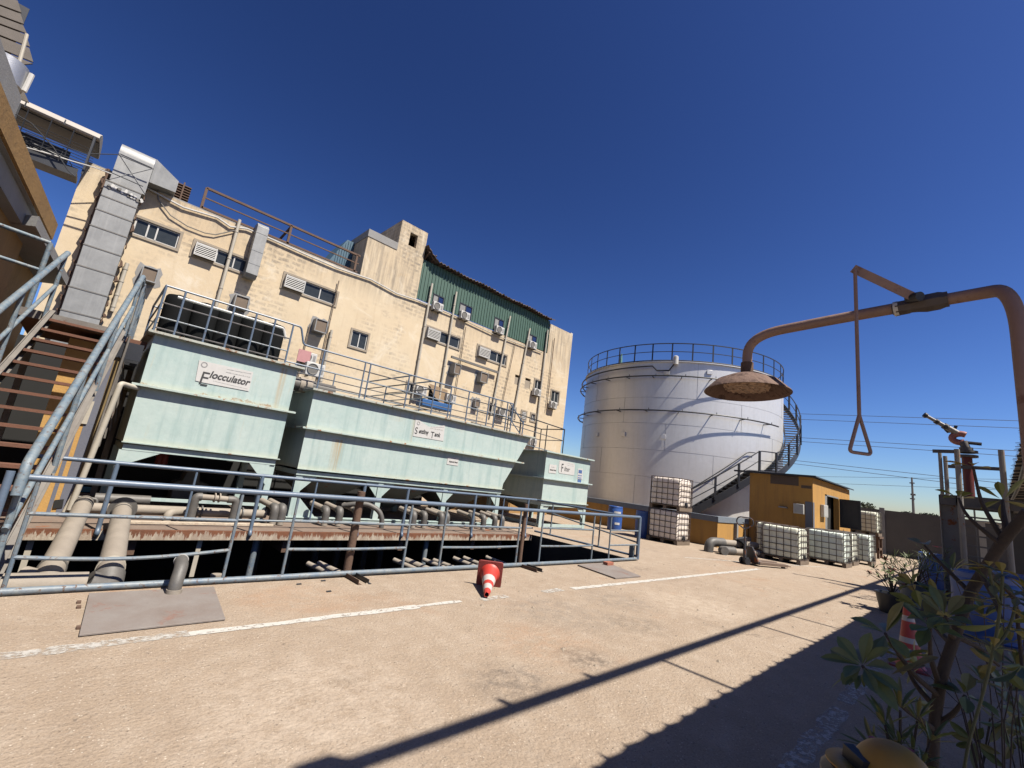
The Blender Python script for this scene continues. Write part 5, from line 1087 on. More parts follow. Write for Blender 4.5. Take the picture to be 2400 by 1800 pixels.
def meter(p, q, label, pl):
    tt = thing('meter_box', label, 'box', p); m = MB()
    if pl == 'x': m.box((SX-.16, q.y, q.z), (SX-.016, p.y, p.z)); m.build('case', WHITE, tt, bevel=.01); m = MB(); m.box((SX-.165, q.y+.04, q.z+.04), (SX-.16, p.y-.04, p.z-.04))
    else: m.box((p.x, SY-.14, q.z), (q.x, SY-.014, p.z)); m.build('case', WHITE, tt, bevel=.01); m = MB(); m.box((p.x+.03, SY-.145, q.z+.03), (q.x-.03, SY-.14, p.z-.03))
    m.build('door', m1('box_door', (.56, .56, .55), .5), tt)
meter(PX(1862, 1180, SX), PX(1886, 1206, SX), 'white meter box on the shaded side of the ochre shed', 'x')
meter(PY(1922, 1182, SY), PY(1932, 1212, SY), 'white meter box on the sunlit front of the ochre shed', 'y')
a = PX(1826, 1186, SX); b = PX(1846, 1192, SX); m = MB(); m.box((SX-.12, b.y, b.z), (SX-.0, a.y, a.z)); tag(m.build('lamp_box', GREYC, bevel=.01), 'long grey bulkhead lamp on the shaded side of the ochre shed', 'lamp')
m = MB(); m.box((dx0, SY+.0, 0), (dx0+.35, SY+.05, 2.6)); m.box((dx0, SY+.0, 2.6-.06), (dx1, SY+.05, 2.6)); m.build('door_frame', GALV, t)
xd = dx1+.02; y1d = SY-.02; pd2 = PX(2017, 1180, xd)
m = MB(); e = .11; zt2 = PX(1985, 1171, xd).z; zb2 = PX(1985, 1238, xd).z
m.box((xd, pd2.y, zb2), (xd+.06, pd2.y+e, zt2)); m.box((xd, y1d-e, zb2), (xd+.06, y1d, zt2)); m.box((xd, pd2.y+e, zt2-e), (xd+.06, y1d-e, zt2)); m.box((xd, pd2.y+e, zb2), (xd+.06, y1d-e, zb2+e)); dr = m.build('door', BLACK, t)
m = MB(); m.box((xd+.02, pd2.y+e, zb2+e), (xd+.04, y1d-e, zt2-e)); m.build('door_panel', m1('dusty_black_panel', (.035, .038, .045), .4, c2=(.06, .06, .065), ns=3, bump=.03), dr)
m = MB(); m.tube([(xd-.03, y1d-.15, .9), (xd-.05, y1d-.15, .95), (xd-.05, y1d-.15, 1.15), (xd-.03, y1d-.15, 1.2)], .012, 6); m.build('door_handle', GALV, dr)
t = thing('boundary_wall', 'long dark grey precast boundary wall at the far right end of the yard', 'wall', (35, 0, 0))
WC = m1('dark_precast', (.15, .14, .13), .9, c2=(.11, .10, .095), ns=2, bump=.3)
for k in range(9):
    y = 7.6-k*3.0; m = MB(); m.box((35.0, y-2.88, 0), (35.08, y-.12, 2.5)); m.build('panel', WC, t)
    m = MB(); m.box((34.95, y-.12, 0), (35.15, y+.12, 2.62)); m.build('post', m1('x', (.2, .19, .18), .9) if False else GREYC if k == 1 else WC, t)
m = MB(); m.box((35.0, 7.7, 0), (35.08, 40, 2.5)); m.build('panel', WC, t)
# ------------------------------------------------------------------ far away: pole, wires, trees
p = PX(2137, 1119, 110); t = thing('lamp_pole', 'lone distant utility pole beyond the boundary wall', 'pole', (p.x, p.y, 0))
m = MB(); m.tube([(p.x, p.y, 0), (p.x, p.y, p.z)], [.26, .13], 8); m.build('pole', GALVD, t)
m = MB(); m.box((p.x-.1, p.y-.35, p.z-1.1), (p.x+.1, p.y+.35, p.z-.9)); m.box((p.x-.1, p.y-.4, p.z-3.2), (p.x+.1, p.y+.3, p.z-2.9)); m.box((p.x-.1, p.y-.3, p.z-3.9), (p.x+.1, p.y+.4, p.z-3.7)); m.build('crossarm', GALVD, t)
WI = m1('wire', (.05, .06, .08), .5)
for k, (a, b, l) in enumerate((((1880, 970), (2380, 986), 'highest overhead wire right of the storage tank'), ((1880, 983), (2380, 1003), 'second overhead wire from the top'), ((1880, 1026), (2390, 1057), 'third overhead wire from the top'), ((1880, 1035), (2390, 1070), 'fourth overhead wire from the top'), ((1880, 1081), (2390, 1137), 'fifth overhead wire from the top'), ((1880, 1089), (2390, 1152), 'sixth overhead wire from the top'), ((1920, 1117), (2390, 1124), 'thin seventh overhead wire passing the lone pole top'), ((1980, 1134), (2390, 1150), 'lowest thin overhead wire at the lone pole'))):
    A, B = PX(*a, 115), PX(*b, 115); d_ = B-A; A2_, B2_ = A-d_*1.6, B+d_*.4; pts = []
    for q in range(25): f = q/24; c_ = A2_.lerp(B2_, f); c_.z -= 0; pts.append(c_)
    tag(MB().tube(pts, .045 if k < 6 else .03, 4).build('overhead_wire', WI), l, 'wire', 'overhead wires beyond the tank')
LEAFD = m1('far_leaf', (.05, .065, .03), .8, c2=(.08, .09, .05), bump=0)
def bush(label, c, rx, rz, n, mat, s=.3):
    t = thing('tree', label, 'tree', (c.x, c.y, 0)); m = MB(); rg = random.Random(int(c.x*7+n))
    for _ in range(n):
        a = rg.uniform(0, 6.28); u = rg.uniform(-1, 1); r = rg.random()**.4; q = V(c.x+rx*r*math.cos(a)*(1-u*u)**.5, c.y+rx*r*math.sin(a)*(1-u*u)**.5, c.z+rz*r*u)
        v1 = V(rg.uniform(-1, 1), rg.uniform(-1, 1), rg.uniform(-1, 1))*s; v2 = V(rg.uniform(-1, 1), rg.uniform(-1, 1), rg.uniform(-1, 1))*s; m.add([q-v1, q+v2, q+v1, q-v2*.6], [(0, 1, 2, 3)])
    m.build('crown', mat, t); m = MB(); m.tube([(c.x, c.y, 0), (c.x, c.y, c.z)], .2, 6); m.build('trunk', WOODP, t)
p = PX(2032, 1188, 60); bush('small dark tree peeping over the boundary wall beside the shed door', p, .75, .45, 300, LEAFD, .12)
p = PX(2125, 1206, 90); bush('tiny far tree just left of the lone pole', p, .8, .5, 200, LEAFD, .2)
p = PX(2176, 1209, 90); bush('tiny far tree just right of the lone pole', p, 1.2, .4, 200, LEAFD, .2)
# ------------------------------------------------------------------ IBC containers
IW = m1('ibc_white_plastic', (1.25, 1.12, 1.0), .5, c2=(1.1, .98, .88), ns=2.5, bump=.05, streak=.15, sc=(.4, .33, .25))
IG = m1('ibc_greenish_plastic', (1.15, 1.18, 1.0), .5, c2=(.98, 1.02, .85), ns=2.5, bump=.05, streak=.3, sc=(.26, .18, .10))
IGB = m1('ibc_mint_plastic', (1.08, 1.2, 1.1), .5, c2=(.94, 1.05, .96), ns=2.5, bump=.05, streak=.3, sc=(.30, .18, .10))
CG = m1('ibc_cage_dark', (.07, .045, .04), .6, c2=(.14, .10, .08)); CGG = m1('ibc_cage_grey', (.20, .18, .16), .5, .3, c2=(.11, .09, .08))
def ibc(label, x, y, z=0, mat=IW, cage=CG, seed=0, pal=WOODP):
    rg = random.Random(seed); t = thing('ibc_tank', label, 'container', (x, y, z), 'caged plastic containers'); W, D, H, pz = 1.0, 1.2, 1.16, .15
    m = MB()
    for yy in (0, .52, 1.08): m.box((x, y+yy, z+.02), (x+W, y+yy+.12, z+.13))
    m.box((x, y, z+.13), (x+W, y+D, z+.15)); m.box((x, y, z), (x+W, y+.1, z+.02)); m.box((x, y+D-.1, z), (x+W, y+D, z+.02))
    m.build('pallet', pal, t, bevel=.005)
    m = MB(); b = .035; nx, ny, nz = 7, 8, 6
    # bottle with rounded corners and slightly bulging panels
    pts = []
    def ringp(zz, ins):
        out = []
        rr_ = .12
        for cx, cy, a0_ in ((1, 1, 0), (-1, 1, 90), (-1, -1, 180), (1, -1, 270)):
            for q in range(5):
                an = R(a0_+q*22.5); out.append(V(x+W/2+cx*(W/2-b-ins-rr_)+math.cos(an)*rr_, y+D/2+cy*(D/2-b-ins-rr_)+math.sin(an)*rr_, zz))
        return out
    lv = [(.155, .06), (.17, .02), (.20, .0)]+[(.20+.88*k/8, -.006*(k % 2)) for k in range(1, 8)]+[(1.08, .0), (1.12, .02), (1.14, .07)]
    rings = [ringp(z+zz, ins+rg.uniform(-.004, .004)) for zz, ins in lv]; vs = [p_ for r_ in rings for p_ in r_]; n_ = 20; fs = []
    for k in range(len(rings)-1):
        for j in range(n_): fs.append((k*n_+j, k*n_+(j+1) % n_, (k+1)*n_+(j+1) % n_, (k+1)*n_+j))
    m.add(vs, fs, True); m.add(rings[-1]+[V(x+W/2, y+D/2, z+1.12)], [(j, (j+1) % n_, n_) for j in range(n_)], True); m.build('bottle', mat, t)
    m = MB(); r = .012; lo, hi = z+.16, z+H
    for zz in [lo+(hi-lo)*k/5 for k in range(6)]:
        m.tube(fil([(x+.3, y, zz), (x+W, y, zz), (x+W, y+D, zz), (x, y+D, zz), (x, y, zz), (x+.3, y, zz)], .05, 3), r, 5)
    for k in range(5): xx = x+.06+(W-.12)*k/4; m.tube([(xx, y-.006, lo), (xx, y-.006, hi)], r, 5); m.tube([(xx, y+D+.006, lo), (xx, y+D+.006, hi)], r, 5)
    for k in range(6): yy = y+.06+(D-.12)*k/5; m.tube([(x-.006, yy, lo), (x-.006, yy, hi)], r, 5); m.tube([(x+W+.006, yy, lo), (x+W+.006, yy, hi)], r, 5)
    m.tube([(x, y+.35, hi), (x+W, y+.35, hi)], r, 5); m.tube([(x, y+.85, hi), (x+W, y+.85, hi)], r, 5); m.build('cage', cage, t)
    m = MB(); m.lathe([(0, 1.12), (.11, 1.12), (.11, 1.17), (0, 1.17)], (x+W/2, y+D/2, z), n=16); m.build('cap', BLACK, t)
    m = MB(); m.box((x+.42, y-.02, z+.16), (x+.58, y+.05, z+.3)); m.tube([(x+.5, y, z+.22), (x+.5, y-.05, z+.22)], .03, 8); m.build('outlet_valve', BLACK, t)
    return t
a = PZ(1594, 1278)
ibc('white caged container at the bottom of the two high stack by the bund wall', 16.0, 7.80, 0, IW, CG, 1)
ibc('white caged container on top of the two high stack by the bund wall', 16.02, 7.78, 1.18, IW, CG, 2)
ibc('creamy green caged container with a dent crumpled top behind the pallet truck', 17.72, 4.45, 0, IG, CG, 3)
ibc('caged container half hidden behind the pallet truck handle', 18.95, 5.05, 0, IG, CG, 4)
ibc('mint tinted caged container with brown stains, middle of the row', 20.05, 3.66, 0, IGB, CGG, 5)
ibc('caged container squeezed behind the mint tinted one in the row', 21.75, 3.74, 0, IG, CGG, 6)
ibc('rightmost caged container of the front row', 23.35, 3.45, 0, IGB, CGG, 7)
ibc('caged container raised on a brown frame beyond the shed door', 29.2, 4.0, 1.05, IG, CGG, 8)
t = thing('steel_stand', 'rusty brown stand carrying the farthest caged container', 'stand', (29.7, 4.5, 0)); m = MB()
for xx in (29.2, 30.1):
    for yy in (4.0, 5.1): m.box((xx, yy, 0), (xx+.1, yy+.1, .95))
m.build('leg', RUSTP, t); m = MB(); m.box((29.15, 3.95, .95), (30.25, 5.25, 1.04)); m.box((29.2, 4.0, .4), (30.2, 4.05, .5)); m.build('frame', RUSTP, t)
# blue drums
def drum(label, c, s=1, mat=BARR, r=.29, h=.9, open_=False, g_='blue plastic drums'):
    t = thing('plastic_drum', label, 'drum', c, g_); m = MB(); pr = [(0, 0), (r*.94, 0), (r*.98, .03), (r*.96, .1*h), (r, .14*h), (r*.985, .3*h), (r, .5*h), (r*.985, .7*h), (r, .86*h), (r*.95, .9*h), (r*.97, .94*h), (r*.97, .985*h), (r*.92, h)]
    if open_: pr += [(r*.88, h), (r*.88, h*.6)]
    else: pr += [(r*.88, h), (r*.87, .96*h), (0, .96*h)]
    m.lathe(pr, c, n=32); m.build('body', mat, t)
    if not open_:
        m = MB(); m.lathe([(0, .96*h), (.04, .96*h), (.04, .99*h), (0, .99*h)], Vector(c)+V(r*.55, 0, 0), n=10); m.lathe([(0, .96*h), (.04, .96*h), (.04, .99*h), (0, .99*h)], Vector(c)-V(r*.55, 0, 0), n=10); m.build('bung', WHITE, t)
    return t
p = PZ(1436, 1241); td = drum('blue plastic drum with torn white label right of the smallest mint tank', V(16.9, 11.0, 0), r=.30, h=.98)
lp = V(16.9, 11.0, 0); m = MB(); m.lathe([(.306, .62), (.306, .78)], lp, a0=R(205), a1=R(262), n=8); m.lathe([(.306, .25), (.306, .34)], lp, a0=R(215), a1=R(255), n=6); m.build('label', SIGNW, td)
drum('blue plastic drum in the shade left of the container stack', V(16.5, 9.45, 0), r=.30, h=.98)
for x, y, l, s in ((1470, 1240, 'red plastic jug by the blue drum', .13), (1487, 1240, 'red canister beside the red jug', .10)):
    p = PZ(x, y); p = V(17.6, 10.0+(.25 if s > .11 else -.1), 0); t = thing('red_can', l, 'can', p, 'red cans by the drums'); m = MB(); m.lathe([(0, 0), (s, 0), (s*1.05, .05), (s*.9, .26), (s*.35, .33), (s*.3, .36), (0, .36)], p, n=16); m.build('body', RED, t)
    m = MB(); m.tube([p+V(s*.5, 0, .3), p+V(s*.9, 0, .36), p+V(s*1.1, 0, .25)], .012, 6); m.build('handle', RED, t)
# big elbow pipes on the ground by the bund
t = thing('loose_pipes', 'pair of fat grey pipes with elbows lying before the bund wall corner', 'pipe', (16.6, 6.9, 0))
a, b = PZ(1660, 1275, .42), PZ(1742, 1278, .30)
m = MB(); m.tube([(16.35, 6.65, .34), (18.1, 5.9, .34)], .115, 18); m.build('pipe', PVC, t)
m = MB(); m.tube(fil([(16.7, 6.50, .34), (16.15, 6.73, .34), (16.12, 6.75, .0)], .2, 8), .15, 18); m.build('elbow', PVCD, t)
m = MB(); m.tube([(16.45, 6.30, .12), (18.1, 5.6, .12)], .10, 18); m.build('pipe', PVC, t)
m = MB(); m.tube(fil([(16.75, 6.17, .13), (16.25, 6.38, .13), (16.1, 6.2, .13)], .12, 6), .135, 18); m.build('elbow', PVCD, t)
m = MB(); m.prism([(17.2, 6.2, 0), (17.5, 6.0, 0), (17.45, 6.0, .62), (17.15, 6.25, .5)], (.25, .15, 0)); m.prism([(17.0, 6.0, .45), (17.5, 5.7, 0), (17.6, 5.8, .05), (17.1, 6.1, .5)], (.1, .1, .05)); tag(m.build('black_bracket', BLACK, bevel=.01), 'crumpled black plate propped on the loose grey pipes', 'plate')
# pallet truck
t = thing('pallet_truck', 'dark hand pallet truck with upright looped handle in front of the containers', 'pallet truck', (14.8, 5.1, 0))
JX, JY = 14.75, 5.12
PT = m1('worn_truck_paint', (.045, .05, .07), .5, c2=(.10, .09, .085), ns=6, rust=.25, bump=.1); FK = m1('worn_fork', (.17, .11, .08), .7, c2=(.26, .19, .14), ns=5, bump=.2)
d_ = V(.86, -.42, 0).normalized(); s_ = V(-d_.y, d_.x, 0); o_ = V(JX, JY, 0)
for k in (-1, 1):
    m = MB(); a = o_+s_*(.19*k)+d_*.28+V(0, 0, .10); m.bar(a, a+d_*1.05-V(0, 0, .015), .18, .075); m.bar(a+d_*1.05-V(0, 0, .015), a+d_*1.2-V(0, 0, .03), .10, .03); m.build('fork', FK, t, bevel=.008)
    m = MB(); m.lathe([(0, -.04), (.04, -.04), (.04, .04), (0, .04)], a+d_*.95-V(0, 0, .06), s_, 12); m.build('roller', BLACK, t)
    m = MB(); m.lathe([(0, -.03), (.095, -.03), (.095, .03), (0, .03)], o_+s_*(.09*k)+V(0, 0, .095), s_, 20); m.build('wheel', BLACK, t)
m = MB(); a = o_+d_*.26; m.prism([a-s_*.27+V(0, 0, .05), a+s_*.27+V(0, 0, .05), a+s_*.16+V(0, 0, .52)-d_*.16, a-s_*.16+V(0, 0, .52)-d_*.16], d_*.05); m.build('body', PT, t, bevel=.01); m = MB(); m.bar(a+V(0, 0, .5)-d_*.12+s_*.08, a+V(0, 0, .12)+d_*.22+s_*.08, .10, .03); m.bar(a+V(0, 0, .1), a+V(0, 0, .1)+d_*.3, .5, .06); m.build('frame', m1('truck_frame_grey', (.30, .32, .36), .5, c2=(.16, .16, .17), ns=8, mixf=1), t)
m = MB(); m.tube([o_+V(0, 0, .1), o_+V(0, 0, .42)], .05, 14); m.bar(o_+V(0, 0, .15)-s_*.11, o_+V(0, 0, .15)+s_*.11, .09, .1); m.build('pump', PT, t)
m = MB(); hb = o_+V(.0, 0, .25); ht = o_+V(.02, .02, .98); m.tube([hb, ht], .022, 10); m.build('tow_bar', PT, t)
hv_ = s_; s_ = V(-.33, .94, 0)
m = MB(); m.tube(fil([ht, ht+s_*.24+V(0, 0, .16), ht+s_*.19+V(0, 0, .34), ht-s_*.19+V(0, 0, .34), ht-s_*.24+V(0, 0, .16), ht], .09, 5), .019, 8); m.tube([ht+V(0, 0, 0), ht+V(0, 0, .12), ht+s_*.06+V(0, 0, .2)], .012, 6); m.build('handle', PT, t)
# ------------------------------------------------------------------ workshop beside the camera, casting the shade
t = thing('workshop_canopy', 'dark ribbed canopy edge with jutting rafter ends at the far right edge', 'canopy', (10, -1, 0))
CX0, CX1, CY, CZ = 1.68, 42.0, -.43, 3.47
CM = m1('canopy_sheet', (.30, .26, .22), .8, c2=(.2, .17, .15), bump=.2)
rg0 = random.Random(2)
m = MB(); n = int((CX1-CX0)/.125); vs = []
for k in range(n+1):
    x = CX0+k*.125; z = CZ+.03*(k % 2); vs += [(x, CY+rg0.uniform(-.01, .01), z), (x, -2.3, z+.35)]
m.add(vs, [(2*k, 2*k+2, 2*k+3, 2*k+1) for k in range(n)]); 
for k in range(150): x = CX0+.1+k*.25+rg0.uniform(-.02, .02); m.prism([(x, CY-.02, CZ+.012), (x+.045, CY-.02, CZ+.012), (x+.03+rg0.uniform(-.01, .01), CY+rg0.uniform(.02, .08), CZ+.012)], (0, 0, .01))
m.build('roof_sheet', CM, t)
m = MB(); pts = [V(x, CY-.13, CZ-.10-.05*math.sin(x*.35)) for x in [CX0+.5+k*1.0 for k in range(40)]]; m.tube(pts, .05, 8); m.build('gutter_pipe', BLACK, t)
rg_ = random.Random(21); x = 2.3; k = 0
while x < 40: m = MB(); m.bar((x, CY+.03, CZ-.06), (x, -2.2, CZ+.2), .05 if k % 6 else .12, .05); m.build('rafter', BLACK, t); x += rg_.uniform(.75, 1.35); k += 1
m = MB(); m.box((CX0+.1, -2.45, 3.0), (CX1, -2.3, 6.0)); m.build('shade_bounce_panel', m1('pale_bounce_panel', (1.35, 1.2, 1.0), .9, c2=(1.2, 1.05, .85)), t)  # added unseen panel: blocks high sun, pale to bounce light into the shade
m = MB(); m.tube([(2.35, -1.27, 6.0), (41, -1.27, 6.0)], .062, 10); m.build('service_pipe', BLACK, t)
m = MB(); m.prism([(2.0, -1.45, 5.86), (2.38, -1.45, 5.86), (2.30, -1.45, 6.05), (2.1, -1.45, 6.05)], (0, .3, 0)); m.lathe([(0, 0), (.03, 0), (.03, .2), (0, .2)], (3.6, -1.25, 6.0)); m.lathe([(0, 0), (.03, 0), (.03, .16), (0, .16)], (4.6, -1.25, 6.0)); m.build('junction_box', BLACK, t)
for x in (5.65, 8.45, 9.8, 14, 18, 23, 28): m = MB(); m.bar((x, -2.3, 6.0), (x, -1.27, 6.0), .045, .045); m.build('pipe_bracket', BLACK, t)
# ------------------------------------------------------------------ emergency shower
SH = m1('weathered_pink_pipe', (.34, .215, .165), .6, c2=(.26, .155, .12), ns=8, mixf=1, rust=.12, rs=14, rc=(.14, .07, .05), bump=.15, spec=.5)
SHR = m1('rusty_shower_head', (.15, .085, .065), .85, c2=(.24, .15, .11), ns=18, mixf=1, rust=.3, rs=22, rc=(.05, .025, .018), bump=.4)
HC = PD(1750, 900, 1.75)
t = thing('safety_shower', 'emergency shower with curved pinkish pipe, rusty dish head and triangular pull handle', 'shower', HC)
pole_b = PD(2413, 1004, 1.22); pole_t = PD(2389, 775, 1.18); pb2 = V(pole_t.x, pole_t.y, 0)
path = [HC+V(0, 0, .03), HC+V(0, 0, .135), PD(1800, 773, 1.70), PD(2006, 739, 1.52), PD(2101, 724, 1.44), PD(2210, 703, 1.36), PD(2285, 690, 1.31)]
pk = PD(2372, 690, 1.22); pk = V(pole_t.x, pole_t.y, pk.z+.01)
P_ = fil([path[0], V(HC.x, HC.y, PD(1765, 776, 1.73).z+.0), path[3], path[6], pk, V(pole_t.x, pole_t.y, 0)], .13, 10)
m = MB(); m.tube(P_, .0175, 20); m.build('pipe', SH, t)
m = MB(); hr = .150
m.lathe([(.022, .045), (.03, .04), (.06, .032), (.11, .010), (hr, -.03), (hr+.002, -.034), (hr-.003, -.034), (.105, .002), (.085, .008), (.0, .010)], HC, (0.02, .03, 1), 48); m.build('shower_head', SHR, t)
m = MB(); m.lathe([(0, -.016), (.075, -.016), (.082, -.008), (.082, .012)], HC-V(0, 0, .004), n=36)
for k in range(3):
    for j in range(6+6*k): a = 2*math.pi*j/(6+6*k); m.lathe([(0, -.003), (.005, -.003), (.005, 0)], HC+V(math.cos(a), math.sin(a), 0)*(.022+.025*k)-V(0, 0, .020), n=6)
m.build('spray_plate', m1('peeling_spray_plate', (.75, .52, .36), .85, c2=(.08, .04, .03), ns=55, mixf=1, bump=.3), t)
m = MB(); m.tube([HC+V(0, 0, .035), HC+V(0, 0, .085)], .0225, 14); m.build('neck_socket', RUSTP, t)
va, vb = PD(2101, 724, 1.44), PD(2210, 703, 1.36); dv = (vb-va).normalized()
m = MB(); L_ = (vb-va).length
m.lathe([(.018, -.01), (.024, 0), (.024, .03), (.022, .035), (.024, .05), (.029, .07), (.029, .10), (.024, .115), (.025, .12), (.025, L_-.02), (.02, L_)], va, dv, 8, smooth=False); m.build('valve_body', m1('dull_valve', (.10, .085, .08), .55, .3, c2=(.16, .13, .12), ns=20, bump=.2), t)
for f in (0, .95): m = MB(); m.lathe([(.0178, -.006), (.0235, -.006), (.0235, .006), (.0178, .006)], va.lerp(vb, f), dv, 16); m.build('tape_wrap', WHITE, t)
lv0, lv1 = PD(2143, 697, 1.38), PD(1999, 629, 1.46)
m = MB(); m.bar(lv0, lv1, .006, .025, (CU)); m.v = m.v; m.build('lever', SH, t)
m = MB(); m.lathe([(0, -.02), (.014, -.02), (.014, .02), (0, .02)], lv0, -CF, 14); m.build('lever_pivot', BLACK, t)
r0, r1 = PD(2004, 632, 1.45), PD(2031, 992, 1.45); r1 = V(r0.x, r0.y, r1.z)
m = MB(); m.tube([r0, r1], .0052, 8); m.build('pull_rod', SH, t)
dr_ = (PD(2057, 1085, 1.45)-PD(2013, 1065, 1.45)).normalized(); dr_ = V(dr_.x, dr_.y, 0).normalized(); lz = PD(2035, 1078, 1.45).z
m = MB(); tri = fil([r1, r1+V(0, 0, lz-r1.z)-dr_*.035, r1+V(0, 0, lz-r1.z)+dr_*.035, r1], .014, 5); m.tube(tri, .0052, 8); m.build('pull_handle', SH, t)
# ------------------------------------------------------------------ fire monitor platform
STG = m1('grey_post', (.30, .29, .28), .6, c2=(.20, .19, .18), ns=4, rust=.15, bump=.1); STD = m1('dark_grey_beam', (.10, .10, .105), .6, c2=(.14, .13, .13), bump=.1)
t = thing('monitor_platform', 'grey steel platform frame with ladder and rails under the water cannon', 'platform', (16.9, .4, 0))
XP = 15.3
def pxp(x, y, dx=0): return PX(x, y, XP+dx)
ya, yb2 = .92, -.45; zp = 2.505
m = MB(); m.box((XP, ya-.02, 0), (XP+.30, ya+.0, zp)); m.box((XP, ya-.32, 0), (XP+.30, ya-.30, zp)); m.box((XP+.14, ya-.30, 0), (XP+.16, ya-.02, zp)); m.build('column', STG, t)
m = MB(); m.box((XP, yb2, zp-.22), (XP+.14, ya, zp)); m.box((XP+1.6, yb2, zp-.22), (XP+1.75, ya, zp)); m.box((XP+.14, ya-.14, zp-.2), (XP+1.6, ya, zp)); m.box((XP+.14, yb2, zp-.2), (XP+1.6, yb2+.14, zp)); m.build('deck_beam', STD, t)
m = MB(); m.box((XP+.02, yb2+.02, zp+.002), (XP+1.7, ya-.02, zp+.02)); m.build('deck_plate', STD, t)
m = MB(); m.box((XP+1.6, ya-.3, 0), (XP+1.75, ya-.1, zp-.22)); m.box((XP+1.6, yb2, 0), (XP+1.75, yb2+.2, zp-.22)); m.build('column', STD, t)
for (x, y0, y1, r) in ((2202, 1054, 1160, .035), (2215, 1069, 1165, .04)):
    a, b = pxp(x, y0), pxp(x, y1); m = MB(); m.tube([(a.x, a.y, zp), (a.x, a.y, a.z)], r, 8); m.build('rail_post', STG, t)
s1_, s2_ = pxp(2243, 1054), pxp(2346, 1056)
for s in (s1_, s2_): m = MB(); m.tube([(XP-.1, s.y, .0), (XP-.1, s.y, s.z)], .055, 10); m.build('ladder_stile', STG, t)
m = MB()
for yy in (1186, 1209, 1230, 1252, 1275, 1300, 1330): z = PX(2260, yy, XP).z; m.box((XP-.12, s2_.y, z-.035), (XP-.04, s1_.y, z+.0)) if z > .1 else None
m.build('rung', STD, t)
m = MB(); m.bar((XP-.1, s1_.y, s1_.z-.06), (XP-.05, pxp(2186, 1051).y, s1_.z-.06), .05, .08); m.bar((XP+.6, pxp(2215, 1069).y, s1_.z-.35), (XP+.6, s2_.y, s1_.z-.35), .05, .08); m.build('hand_rail', STD, t)
m = MB(); m.box((XP+.6, -.75, 0), (XP+.75, -.62, 2.9)); m.box((XP+.9, -.9, 0), (XP+1.0, -.8, 2.9)); m.build('red_channel', m1('dull_red_steel', (.14, .04, .035), .7), t)
mp = PX(2281, 1164, XP+.7); t = thing('water_cannon', 'red and grey fire monitor with long nozzle on the platform', 'water cannon', (XP+.7, mp.y, 2.5)); x_, y_ = XP+.7, mp.y+.06
zt_ = PX(2268, 1070, x_).z
m = MB(); m.tube([(x_, y_, zp-.1), (x_, y_, zt_)], .10, 14); m.build('riser', m1('dark_red_pipe', (.16, .025, .03), .5, c2=(.11, .02, .02)), t)
for z in (zt_-.02, zt_+.09): m = MB(); m.lathe([(.08, 0), (.21, 0), (.21, .05), (.08, .05)], (x_, y_, z), n=20); m.build('flange', STD, t)
m = MB(); m.tube([(x_, y_, zt_+.1), (x_, y_, zt_+.22)], .13, 14); m.tube([(x_, y_, zt_+.2), (x_, y_+.05, PX(2258, 1035, x_).z)], .09, 14); m.build('swivel', STD, t)
k0, k1 = PX(2262, 1037, x_), PX(2235, 1017, x_)
RM = m1('faded_red_body', (.42, .17, .15), .5, c2=(.30, .10, .09))
m = MB(); c0 = (k0+k1)/2; P_ = []
for k in range(15): a = R(200-k*18); P_.append(c0+V(0, -.02+.15*math.cos(a-1.2), -.0+.11*math.sin(a-1.2)))
m.tube(P_, .075, 12); m.build('loop_body', RM, t)
n0, n1 = PX(2243, 1015, x_), PX(2170, 974, x_-.3); m = MB(); m.tube([n0, n0.lerp(n1, .3), n0.lerp(n1, .31), n0.lerp(n1, .7), n0.lerp(n1, .71), n1], [.075, .07, .055, .05, .042, .04], 12); m.build('nozzle', m1('brushed_nozzle', (.36, .35, .34), .4, .6, c2=(.15, .14, .14), ns=3), t)
for f, r in ((.33, .08), (.6, .065), (.97, .065)): m = MB(); m.lathe([(0, 0), (r, 0), (r, .07), (0, .07)], n0.lerp(n1, f), (n1-n0), 12); m.build('nozzle_ring', BLACK, t)
m = MB(); m.tube([k0, PX(2301, 1041, x_)], .04, 8); m.tube([PX(2222, 1012, x_), PX(2236, 1008, x_), PX(2241, 998, x_)], .035, 6); m.tube([PX(2216, 1011, x_), PX(2222, 1008, x_)], .06, 8); m.tube([PX(2250, 1021, x_), PX(2258, 1018, x_)], .03, 6); m.build('lever', BLACK, t)
# second small lit frames behind the ladder
m = MB(); q = [PX(x, y, 22) for x, y in ((2288, 1233), (2292, 1222), (2345, 1227), (2345, 1238), (2330, 1236))]; m.tube(fil(q, .15, 4), .04, 6); q = [PX(x, y, 22) for x, y in ((2300, 1222), (2303, 1258))]; m.box((q[1].x-.03, q[1].y-.08, 0), (q[1].x+.03, q[1].y+.08, q[0].z)); tag(m.build('pipe_stand', CREAM), 'sunlit bent cream pipe frame behind the platform ladder', 'frame')
tag(MB().tube([PX(2283, 1190, 24), PX(2283, 1190, 24)-V(0, 0, 2.4)], .03, 6).build('thin_post', STD), 'thin dark post behind the platform ladder', 'post')
drum('blue plastic drum standing at the foot of the platform column', V(17.25, 1.20, 0), r=.33, h=1.04)
drum('large dark blue open tub at the foot of the platform', V(11.6, .12, 0), r=.50, h=1.03, open_=True, g_=None)
m = MB(); m.lathe([(0, 0), (.5, 0), (.5, .08), (0, .08)], (12.9, -.3, .95), n=24); m.lathe([(0, 0), (.36, 0), (.36, .95), (0, .95)], (12.9, -.3, 0), n=20); tag(m.build('blue_tub', BARR), 'second blue tub behind the large open tub', 'tub')
